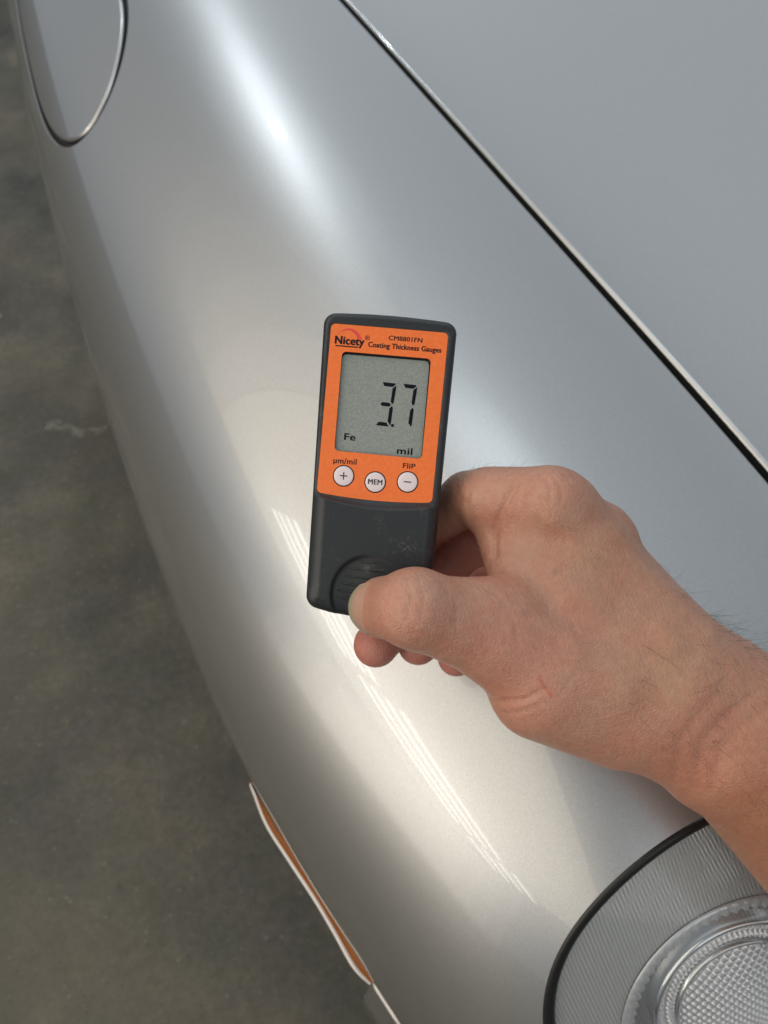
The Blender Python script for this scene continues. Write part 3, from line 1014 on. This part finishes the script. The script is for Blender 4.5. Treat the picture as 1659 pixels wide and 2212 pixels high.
# ---- display segments
ZS = -1.72
def seg(pts):
    pts = np.array(pts)
    o = g_obj("segment", *plate(pts, [], ZS - .02, ZS), M_SEG, disp, smooth=False)
def digit(dx, on, ddy=0.0):
    # outline taken from a slanted seven segment figure
    sh = lambda x, y: (dx + x + .075 * (y - 23.0), y + ddy - .035 * x)
    if 'a' in on: seg([sh(-2.55, 30.75), sh(2.05, 30.75), sh(2.25, 30.45), sh(1.25, 29.35), sh(-1.75, 29.35)])
    if 'b' in on: seg([sh(2.55, 30.1), sh(2.6, 29.6), sh(2.55, 24.0), sh(2.1, 23.25), sh(1.35, 24.1), sh(1.3, 28.9)])
    if 'c' in on: seg([sh(2.1, 22.6), sh(2.55, 21.8), sh(2.7, 16.4), sh(2.55, 15.6), sh(1.35, 16.9), sh(1.3, 21.7)])
    if 'g' in on: seg([sh(-2.2, 22.92), sh(-1.5, 23.6), sh(1.0, 23.6), sh(1.7, 22.92), sh(1.0, 22.2), sh(-1.5, 22.2)])
    if 'd' in on: seg([sh(-2.6, 15.1), sh(2.0, 15.1), sh(1.1, 16.45), sh(-1.7, 16.45)])
digit(.55, 'abcgd')
digit(8.05, 'abc')
seg([(3.35 + .58 * math.cos(2 * math.pi * k / 20), 15.55 + .58 * math.sin(2 * math.pi * k / 20)) for k in range(20)])
lettering("metal_sign", "Fe", -13.5, -9.6, 9.0, 11.35, ZS, M_SEG, disp, .045)
lettering("unit_sign", "mil", 5.8, 11.2, 5.6, 7.9, ZS, M_SEG, disp, .045)

# ---- grip ridges in the thumb hollow
for k, (x0, x1, y) in enumerate([(-5.0, 2.0, -33.7), (-7.5, 4.6, -36.5), (-8.9, 6.2, -39.4), (-10.5, 7.6, -42.1), (-11.5, 8.6, -44.7), (-11.9, 9.0, -47.3)]):
    n = 14
    xs = np.linspace(x0, x1, n)
    path = np.stack([xs, y - .25 * (1 - ((xs - (x0 + x1) / 2) / ((x1 - x0) / 2)) ** 2), front_h(np.stack([xs, np.full(n, y)], 1)) + .02], 1)
    rr = np.full(n, .38); rr[0] = rr[-1] = .1
    g_obj("grip_ridge", *tube_mesh(path, rr, 8), M_GPL)
# ------------------------------------------------------------------ hand (one continuous skin from a smooth implicit body)
def cp(px, py, d):
    """camera aligned millimetres (right, up, depth)"""
    z = d * 1000.0
    return np.array([(px - PCX) / FPX * z, -(py - PCY) / FPX * z, z])
def px_of(P):
    return np.stack([PCX + FPX * P[:, 0] / P[:, 2], PCY - FPX * P[:, 1] / P[:, 2]], 1)
def cone(P, a, b, ra, rb):
    """distance to a round cone (approximate: capsule with linear radius)"""
    d = b - a
    x, y, z = P[:, 0] - a[0], P[:, 1] - a[1], P[:, 2] - a[2]
    t = np.clip((x * d[0] + y * d[1] + z * d[2]) / (d @ d), 0, 1)
    return np.sqrt((x - t * d[0]) ** 2 + (y - t * d[1]) ** 2 + (z - t * d[2]) ** 2) - (ra + (rb - ra) * t)
def ellip(P, c, ax, r):
    q = (P - c) @ np.array(ax).T / np.array(r)
    k = np.sqrt(np.einsum('ij,ij->i', q, q))
    return (k - 1) * min(r)
def smin(a, b, k):
    h = np.clip(.5 + .5 * (b - a) / k, 0, 1)
    return b + (a - b) * h - k * h * (1 - h)

TH_IP, TH_TIP = cp(895, 1314, .2500), cp(830, 1312, .2645)
J = dict(
    wr=cp(1590, 1588, .284), fa=cp(2035, 2070, .318),
    i_m=cp(1196, 1086, .274), i_b=cp(1480, 1440, .283), i_p=cp(1010, 1078, .297), i_d=cp(905, 1150, .313), i_t=cp(835, 1250, .310),
    m_m=cp(1290, 1168, .288), m_b=cp(1520, 1455, .290), m_p=cp(1012, 1172, .316), m_d=cp(900, 1292, .321), m_t=cp(812, 1393, .311),
    r_m=cp(1370, 1260, .303), r_b=cp(1540, 1490, .297), r_p=cp(1050, 1250, .338), r_d=cp(985, 1330, .333), r_t=cp(903, 1392, .320),
    p_m=cp(1430, 1345, .315), p_b=cp(1550, 1530, .303), p_p=cp(1130, 1330, .348), p_d=cp(1060, 1388, .342), p_t=cp(985, 1421, .328),
    t_c=cp(1410, 1545, .277), t_m=cp(1075, 1392, .2620))
def hand_sdf(P):
    P = np.asfortranarray(P, dtype=np.float32)
    c = lambda a, b, ra, rb: cone(P, J[a].astype(np.float32), J[b].astype(np.float32), ra, rb)
    f = lambda a, b, ra, rb: cone(P, a.astype(np.float32), b.astype(np.float32), ra, rb)
    # palm and dorsum
    d = c('i_m', 'i_b', 11.0, 15.0)
    d = smin(d, c('m_m', 'm_b', 10.6, 15.5), 5)
    d = smin(d, c('r_m', 'r_b', 10.0, 14.5), 7)
    d = smin(d, c('p_m', 'p_b', 9.5, 13.5), 7)
    # heel, wrist and forearm
    arm = f(J['wr'], J['fa'], 28.6, 38.0)
    d = smin(d, arm, 22)
    # bony bump on the thumb side of the wrist
    d = smin(d, f(cp(1560, 1640, .272), cp(1640, 1690, .276), 10, 11), 14)
    d = smin(d, f(cp(1468, 1610, .281), cp(1510, 1635, .283), 13.6, 15.0), 12)
    # thumb ray
    th = c('t_m', 't_c', 13.2, 17.0)
    th = smin(th, f(cp(1165, 1488, .268), cp(1330, 1545, .279), 17.5, 18.6), 10)
    d = smin(d, th, 12)
    # first web
    d = smin(d, f(cp(1215, 1300, .274), cp(1420, 1460, .277), 14, 20), 16)
    # fingers
    ix = smin(c('i_m', 'i_p', 11.0, 10.3), c('i_p', 'i_d', 10.2, 8.6), 3)
    ix = smin(ix, c('i_d', 'i_t', 8.6, 7.6), 2)
    mi = smin(c('m_m', 'm_p', 10.5, 9.8), c('m_p', 'm_d', 9.8, 9.0), 3)
    mi = smin(mi, c('m_d', 'm_t', 9.0, 9.0), 2)
    ri = smin(c('r_m', 'r_p', 10.0, 9.4), c('r_p', 'r_d', 9.4, 8.8), 3)
    ri = smin(ri, c('r_d', 'r_t', 8.8, 8.5), 2)
    pi_ = smin(c('p_m', 'p_p', 9.0, 8.4), c('p_p', 'p_d', 8.4, 8.0), 3)
    pi_ = smin(pi_, c('p_d', 'p_t', 8.0, 7.8), 2)
    fg = smin(ix, mi, .8); fg = smin(fg, ri, .8); fg = smin(fg, pi_, .8)
    d = smin(d, fg, 5)
    d = smin(d, f(cp(1228, 1098, .280), cp(1292, 1165, .287), 10.4, 10.4), 9)
    # skin fold between index base and thumb
    d = smin(d, f(cp(1062, 1128, .289), cp(1092, 1228, .279), 7.5, 6.5), 5)
    d = smin(d, f(cp(1120, 1120, .284), cp(1140, 1265, .275), 9.5, 11), 7)
    d = smin(d, f(cp(1180, 1150, .281), cp(1230, 1290, .275), 11, 13), 9)
    # thumb
    tb = f(J['t_m'], TH_IP, 13.2, 12.2)
    tb = smin(tb, f(cp(930, 1312, .2540), cp(1078, 1330, .2650), 9.8, 13.8), 5)
    tb = smin(tb, f(TH_IP, TH_TIP, 12.2, 10.7), 5)
    d = smin(d, tb, 6)
    # extensor tendons and knuckle lumps
    d = smin(d, f(cp(1050, 1072, .2845), cp(1170, 1082, .2755), 9.8, 9.8), 8)
    d = smin(d, f(cp(1312, 1135, .286), cp(1328, 1155, .285), 5.0, 5.0), 7)
    d = smin(d, f(cp(1060, 1330, .2560), cp(1330, 1475, .2590), 2.5, 3.0), 12)
    return d

def surface_nets(fn, lo, hi, h):
    n = np.ceil((hi - lo) / h).astype(int) + 1
    ax = [lo[k] + h * np.arange(n[k]) for k in range(3)]
    # coarse pass first, fine values only near the surface
    st = 5
    nc = (n + st - 1) // st + 1
    axc = [lo[k] + h * st * np.arange(nc[k]) for k in range(3)]
    g = np.stack(np.meshgrid(*axc, indexing='ij'), -1)
    Fc_ = fn(g.reshape(-1, 3)).reshape(g.shape[:3])
    F = np.repeat(np.repeat(np.repeat(Fc_, st, 0), st, 1), st, 2)[:n[0], :n[1], :n[2]].astype(np.float32).copy()
    near = np.abs(F) < h * st * 1.9
    ii = np.argwhere(near)
    vals = np.empty(len(ii), np.float32)
    for k in range(0, len(ii), 60000):
        vals[k:k + 60000] = fn(lo + h * ii[k:k + 60000])
    F[near] = vals
    s = F < 0
    cnt = np.zeros(np.array(n) - 1, np.int8); acc = np.zeros(tuple(np.array(n) - 1) + (3,), np.float32)
    corner = [(i, j, k) for i in (0, 1) for j in (0, 1) for k in (0, 1)]
    sl = lambda c: tuple(slice(c[k], n[k] - 1 + c[k]) for k in range(3))
    for a in corner:
        for k in range(3):
            if a[k]: continue
            b = list(a); b[k] = 1
            fa, fb = F[sl(a)], F[sl(b)]
            m = (fa < 0) != (fb < 0)
            t = np.where(m, fa / np.where(m, fa - fb, 1), 0)
            cnt += m
            for q in range(3):
                acc[..., q] += np.where(m, a[q] + (t if q == k else 0), 0)
    act = cnt > 0
    idx = -np.ones(act.shape, int); idx[act] = np.arange(act.sum())
    cell = np.argwhere(act)
    V = lo + h * (cell + acc[act] / cnt[act][:, None])
    quads = []
    for k in range(3):
        a0 = [slice(None)] * 3; a1 = [slice(None)] * 3
        a0[k] = slice(0, n[k] - 1); a1[k] = slice(1, n[k])
        m = s[tuple(a0)] != s[tuple(a1)]
        e = np.argwhere(m)
        u, v = (k + 1) % 3, (k + 2) % 3
        ok = (e[:, u] > 0) & (e[:, v] > 0) & (e[:, u] < n[u] - 1) & (e[:, v] < n[v] - 1)
        e = e[ok]
        def cidx(du, dv):
            q = e.copy(); q[:, u] += du; q[:, v] += dv
            return idx[q[:, 0], q[:, 1], q[:, 2]]
        f = np.stack([cidx(-1, -1), cidx(0, -1), cidx(0, 0), cidx(-1, 0)], 1)
        ins = s[e[:, 0], e[:, 1], e[:, 2]]
        f[~ins] = f[~ins][:, ::-1]
        quads.append(f)
    return V, np.concatenate(quads)
def grad(fn, P, e=.25):
    g = np.stack([fn(P + np.eye(3)[k] * e) - fn(P - np.eye(3)[k] * e) for k in range(3)], 1)
    return g / np.maximum(np.linalg.norm(g, axis=1, keepdims=True), 1e-6)
def subdivide(V, Q):
    e = np.stack([Q, np.roll(Q, -1, 1)], -1).reshape(-1, 2)
    es = np.sort(e, 1)
    u, inv = np.unique(es, axis=0, return_inverse=True)
    inv = inv.reshape(-1, 4)
    mid = V[u].mean(1); cen = V[Q].mean(1)
    n = len(V); m = n + len(u)
    NV_ = np.concatenate([V, mid, cen])
    ci = m + np.arange(len(Q))
    out = []
    for k in range(4):
        out.append(np.stack([Q[:, k], n + inv[:, k], ci, n + inv[:, k - 1]], 1))
    return NV_, np.concatenate(out)
def project(V, it=3):
    for _ in range(it):
        V = V - grad(hand_sdf, V) * hand_sdf(V)[:, None]
    return V
allj = np.array(list(J.values()))
lo, hi = np.array([-18.0, -214.0, 232.0]), np.array([268.0, 24.0, 374.0])
HV, HQ = surface_nets(hand_sdf, lo, hi, 1.2)
HV = project(HV)
HV, HQ = subdivide(HV, HQ)
HV = project(HV, 2)
HN = grad(hand_sdf, HV)

# ---- creases and soft relief pressed into the skin (picture plan of the visible side)
PXH = px_of(HV)
front = np.clip(-HN[:, 2] * 1.6 + .2, 0, 1)
def pl_dist(P, line):
    best = np.full(len(P), 1e9)
    for a, b in zip(line[:-1], line[1:]):
        a, b = np.array(a, float), np.array(b, float); d = b - a
        t = np.clip(((P - a) @ d) / (d @ d), 0, 1)
        best = np.minimum(best, np.linalg.norm(P - (a + t[:, None] * d), axis=1))
    return best
CREASES = [  # line, width px, depth mm
    ([(1030, 1500), (1075, 1515), (1130, 1512), (1175, 1490)], 7, .5),
    ([(1060, 1540), (1120, 1540), (1170, 1520)], 6, .25),
    ([(1112, 1050), (1085, 1100), (1070, 1140), (1068, 1200)], 8, 1.0),
    ([(1003, 1085), (1018, 1110), (1020, 1140)], 8, .4),
    ([(1130, 1060), (1120, 1100), (1110, 1130)], 9, .35),
    ([(1455, 1690), (1470, 1600), (1520, 1530), (1570, 1480)], 13, .40),
    ([(1500, 1690), (1520, 1600), (1575, 1540), (1630, 1500)], 11, .32),
    ([(1540, 1700), (1560, 1620), (1600, 1570), (1650, 1540)], 11, .30),
    ([(985, 1040), (992, 1075), (988, 1120)], 6, .35), ([(1010, 1030), (1014, 1060), (1010, 1090)], 5, .25),
    ([(1180, 1035), (1190, 1060), (1185, 1085)], 6, .25), ([(1205, 1040), (1215, 1065), (1210, 1090)], 6, .25),
    ([(1180, 1270), (1230, 1330), (1260, 1400)], 6, .18), ([(1130, 1370), (1190, 1420), (1230, 1470)], 6, .18), ([(1210, 1500), (1250, 1450), (1330, 1430)], 6, .16),
    ([(1080, 1290), (1110, 1340), (1120, 1400)], 6, .18), ([(960, 1262), (985, 1300), (985, 1350)], 6, .2),
    ([(880, 1245), (890, 1290), (880, 1335)], 10, .3),
    ([(905, 1248), (915, 1300), (905, 1345)], 10, .25),
]
disp_ = np.zeros(len(HV))
for line, w, dep in CREASES:
    disp_ -= dep * np.exp(-(pl_dist(PXH, line) / w) ** 2) * front
RELIEF = [  # valleys / tendons: line, width px, height mm
    ([(1215, 1170), (1300, 1235), (1400, 1330)], 34, -1.3),
    ([(1300, 1120), (1262, 1160)], 24, -.7),
    ([(1200, 1130), (1330, 1270), (1470, 1400)], 22, .9),
    ([(1340, 1150), (1440, 1260), (1540, 1360)], 20, .8),
    ([(1100, 1290), (1250, 1400)], 22, .6),
    ([(1010, 1275), (1120, 1290)], 20, -.4),
    ([(1480, 1420), (1560, 1450)], 26, -.8),
    ([(1140, 1330), (1220, 1400), (1300, 1430)], 14, -.35),
]
for line, w, hgt in RELIEF:
    disp_ += hgt * np.exp(-(pl_dist(PXH, line) / w) ** 2) * front
# keep out of the nail's bed
HV = HV + HN * disp_[:, None]

def to_world(P):
    P = np.asarray(P) * .001
    return c_p + P[:, :1] * c_r + P[:, 1:2] * c_u + P[:, 2:3] * c_f
# ---- skin colour per point
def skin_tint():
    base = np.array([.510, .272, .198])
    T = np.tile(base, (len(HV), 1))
    def blend(mask, col): 
        nonlocal T
        T = T * (1 - mask[:, None]) + np.array(col) * mask[:, None]
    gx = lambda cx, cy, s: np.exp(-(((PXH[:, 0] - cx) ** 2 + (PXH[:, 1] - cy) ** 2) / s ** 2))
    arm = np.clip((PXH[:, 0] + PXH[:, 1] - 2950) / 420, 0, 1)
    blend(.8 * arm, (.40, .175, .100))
    blend(.40 * gx(1330, 1150, 110), (.37, .20, .13))
    blend(.55 * gx(1090, 1450, 150), (.56, .255, .19))
    blend(.55 * gx(830, 1330, 80), (.56, .25, .185))
    blend(.45 * gx(1480, 1630, 120), (.52, .20, .14))
    blend(.45 * gx(1090, 1090, 90), (.54, .255, .185))
    blend(.40 * gx(1440, 1440, 120), (.49, .29, .17))
    blend(.30 * gx(980, 1280, 90), (.55, .31, .23))
    blend(.40 * gx(1250, 1230, 90), (.42, .235, .155))
    deep = np.clip((HV[:, 2] - 294) / 10, 0, 1) * (PXH[:, 0] < 1110)
    blend(.8 * deep, (.52, .20, .165))
    # small fresh scratch and a few brown spots
    blend(.6 * np.exp(-(pl_dist(PXH, [(1165, 1465), (1180, 1490), (1190, 1502)]) / 5) ** 2), (.50, .12, .09))
    rng = random.Random(5)
    for _ in range(26):
        x, y = rng.uniform(1080, 1650), rng.uniform(1080, 1800)
        blend(rng.uniform(.15, .45) * gx(x, y, rng.uniform(4, 7)), (.27, .14, .085))
    return T
def skin_material():
    m, nt, b = new_mat("skin")
    at_ = nd(nt, "ShaderNodeAttribute"); at_.attribute_name = "skin_tint"
    tc = nd(nt, "ShaderNodeTexCoord")
    def noise(sc, det, r=.55):
        n = nd(nt, "ShaderNodeTexNoise"); n.inputs["Scale"].default_value = sc; n.inputs["Detail"].default_value = det; n.inputs["Roughness"].default_value = r
        nt.links.new(tc.outputs["Object"], n.inputs["Vector"]); return n
    n1, n2 = noise(75, 6, .65), noise(420, 3)
    r1 = nd(nt, "ShaderNodeValToRGB")
    r1.color_ramp.elements[0].position = .3; r1.color_ramp.elements[0].color = (1.0, .88, .84, 1)
    r1.color_ramp.elements[1].position = .7; r1.color_ramp.elements[1].color = (.99, 1.06, 1.03, 1)
    nt.links.new(n1.outputs["Fac"], r1.inputs[0])
    r2 = nd(nt, "ShaderNodeValToRGB")
    r2.color_ramp.elements[0].position = .3; r2.color_ramp.elements[0].color = (.93, .90, .89, 1)
    r2.color_ramp.elements[1].position = .7; r2.color_ramp.elements[1].color = (1.05, 1.06, 1.06, 1)
    nt.links.new(n2.outputs["Fac"], r2.inputs[0])
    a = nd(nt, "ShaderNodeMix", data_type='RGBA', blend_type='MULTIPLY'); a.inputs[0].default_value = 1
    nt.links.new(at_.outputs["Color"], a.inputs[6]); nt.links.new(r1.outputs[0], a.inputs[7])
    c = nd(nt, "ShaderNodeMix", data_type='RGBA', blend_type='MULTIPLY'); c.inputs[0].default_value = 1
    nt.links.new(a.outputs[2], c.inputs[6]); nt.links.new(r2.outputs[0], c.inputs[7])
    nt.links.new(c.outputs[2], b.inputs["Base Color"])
    b.inputs["Roughness"].default_value = .40
    b.inputs["Specular IOR Level"].default_value = .5
    b.inputs["Subsurface Weight"].default_value = .35
    b.inputs["Subsurface Radius"].default_value = (1.0, .38, .22)
    b.inputs["Subsurface Scale"].default_value = .0022
    # skin lines: stretched cells plus grain
    mp = nd(nt, "ShaderNodeMapping"); mp.inputs["Scale"].default_value = (1.0, 1.55, 1.0); mp.inputs["Rotation"].default_value = (.3, .2, .75)
    nt.links.new(tc.outputs["Object"], mp.inputs[0])
    wob = noise(250, 2)
    mv = nd(nt, "ShaderNodeMixRGB" if False else "ShaderNodeVectorMath", operation='MULTIPLY_ADD')
    nt.links.new(wob.outputs["Color"], mv.inputs[0]); mv.inputs[1].default_value = (.0016, .0016, .0016); nt.links.new(mp.outputs[0], mv.inputs[2])
    vo = nd(nt, "ShaderNodeTexVoronoi", feature='DISTANCE_TO_EDGE'); vo.inputs["Scale"].default_value = 620
    nt.links.new(mv.outputs[0], vo.inputs["Vector"])
    mr = nd(nt, "ShaderNodeMapRange"); mr.inputs["From Max"].default_value = .22
    nt.links.new(vo.outputs["Distance"], mr.inputs["Value"])
    b1 = nd(nt, "ShaderNodeBump"); b1.inputs["Strength"].default_value = .28; b1.inputs["Distance"].default_value = .0004
    nt.links.new(mr.outputs[0], b1.inputs["Height"])
    gr = noise(900, 3)
    b2 = nd(nt, "ShaderNodeBump"); b2.inputs["Strength"].default_value = .20; b2.inputs["Distance"].default_value = .0005
    nt.links.new(gr.outputs["Fac"], b2.inputs["Height"]); nt.links.new(b1.outputs[0], b2.inputs["Normal"])
    gr2 = noise(170, 4)
    b3 = nd(nt, "ShaderNodeBump"); b3.inputs["Strength"].default_value = .20; b3.inputs["Distance"].default_value = .0016
    nt.links.new(gr2.outputs["Fac"], b3.inputs["Height"]); nt.links.new(b2.outputs[0], b3.inputs["Normal"])
    # fine parallel lines across the back of the hand
    mp4 = nd(nt, "ShaderNodeMapping"); mp4.inputs["Rotation"].default_value = (.4, -.5, .9); mp4.inputs["Scale"].default_value = (1.0, .16, .35)
    nt.links.new(tc.outputs["Object"], mp4.inputs[0])
    n4 = nd(nt, "ShaderNodeTexNoise"); n4.inputs["Scale"].default_value = 900; n4.inputs["Detail"].default_value = 4; n4.inputs["Distortion"].default_value = .6
    nt.links.new(mp4.outputs[0], n4.inputs["Vector"])
    b4 = nd(nt, "ShaderNodeBump"); b4.inputs["Strength"].default_value = .36; b4.inputs["Distance"].default_value = .0007
    nt.links.new(n4.outputs["Fac"], b4.inputs["Height"]); nt.links.new(b3.outputs[0], b4.inputs["Normal"])
    nt.links.new(b4.outputs[0], b.inputs["Normal"])
    return m
hand = mesh_obj("person", to_world(HV), HQ, skin_material())
tag(hand, "bare right hand and forearm holding the gauge between thumb and fingers", "hand")
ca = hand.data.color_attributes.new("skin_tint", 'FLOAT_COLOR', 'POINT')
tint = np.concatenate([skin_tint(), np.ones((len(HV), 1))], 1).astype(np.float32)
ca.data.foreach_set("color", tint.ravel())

# ---- thumb nail
def nail():
    a = np.array([-.50, -.10, .86]); a /= np.linalg.norm(a)
    dz = np.array([-.86, .0, -.50]); dz -= a * (dz @ a); dz /= np.linalg.norm(dz)
    b = np.cross(a, dz)
    tipc = TH_TIP
    V, Fc = [], []
    ns, nf = 22, 25
    for lay in (0, .5):
        for i in range(ns):
            for k in range(nf):
                w = (k / (nf - 1) * 2 - 1)
                s_end = 10.6 - 1.6 * w * w
                s = -6 + (s_end + 6) * i / (ns - 1)
                R = 10.75 - .020 * max(s, 0) ** 2 - lay
                ph = R_(54) * w
                V.append(tipc + a * s + R * (dz * math.cos(ph) + b * math.sin(ph)))
    def q(l, i, k): return l * ns * nf + i * nf + k
    for i in range(ns - 1):
        for k in range(nf - 1):
            Fc.append((q(0, i, k), q(0, i + 1, k), q(0, i + 1, k + 1), q(0, i, k + 1)))
            Fc.append((q(1, i, k), q(1, i, k + 1), q(1, i + 1, k + 1), q(1, i + 1, k)))
    for k in range(nf - 1): Fc.append((q(0, ns - 1, k), q(1, ns - 1, k), q(1, ns - 1, k + 1), q(0, ns - 1, k + 1)))
    for i in range(ns - 1):
        for k in (0, nf - 1): Fc.append((q(0, i, k), q(0, i + 1, k), q(1, i + 1, k), q(1, i, k)))
    return to_world(np.array(V)), Fc
M_NAIL, nt_, b_ = new_mat("nail")
b_.inputs["Roughness"].default_value = .3
b_.inputs["Subsurface Weight"].default_value = .35; b_.inputs["Subsurface Radius"].default_value = (.9, .5, .3); b_.inputs["Subsurface Scale"].default_value = .0014
an_ = nd(nt_, "ShaderNodeAttribute"); an_.attribute_name = "nail_tint"
nt_.links.new(an_.outputs["Color"], b_.inputs["Base Color"])
nl_ = mesh_obj("thumb_nail", *nail(), M_NAIL, hand)
na_ = nl_.data.color_attributes.new("nail_tint", 'FLOAT_COLOR', 'POINT')
cols = []
for lay in range(2):
    for i in range(22):
        for k in range(25):
            f = i / 21; w = abs(k / 24 * 2 - 1)
            pink, edge = np.array([.52, .31, .23]), np.array([.42, .37, .26])
            g = np.clip((f - .52) / .22 + .25 * w * w, 0, 1)
            cols += list(pink * (1 - g) + edge * g) + [1.0]
na_.data.foreach_set("color", cols)

# ---- arm hair
def hairs():
    rng = np.random.RandomState(11)
    W = HV; V, Fc = [], []
    regions = [  # centre px, radius px, count, length mm, facing limit
        ((1600, 1350), 85, 46, 8.5, .55), ((1520, 1285), 60, 14, 7, .5), ((1060, 1015), 60, 12, 5.0, .5),
        ((1500, 1500), 150, 34, 8.5, 2), ((1330, 1330), 160, 16, 7.5, 2), ((1640, 1620), 120, 24, 8, 2), ((1230, 1300), 60, 4, 9, 2)]
    dirn = np.array([.62, -.55, -.25])
    for (cx, cy), rad, cnt, ln, lim in regions:
        m = np.where((np.hypot(PXH[:, 0] - cx, PXH[:, 1] - cy) < rad) & (np.abs(HN[:, 2]) < lim) & (HN[:, 2] < .3))[0]
        if not len(m): continue
        for i in rng.choice(m, cnt):
            n = HN[i]; t = dirn + rng.normal(0, .55, 3); t -= n * (t @ n); t /= np.linalg.norm(t)
            L = ln * rng.uniform(.5, 1.25); cur = rng.uniform(-1.1, 1.3); sidev = np.cross(n, t) * rng.normal(0, .5)
            path = []
            for k in range(9):
                f = k / 8
                path.append(W[i] + L * (t * f + n * (.85 * f - .75 * cur * f * f) + sidev * f * f) - n * .2)
            v, fc = tube_mesh(path, np.linspace(.042, .010, 9), 4)
            b0 = len(V); V += list(v); Fc += [tuple(x + b0 for x in q) for q in fc]
    return to_world(np.array(V)), Fc
hr = mesh_obj("arm_hair", *hairs(), plain("dark_hair", (.035, .022, .015), .5), hand)
tag(hr, kind="stuff")
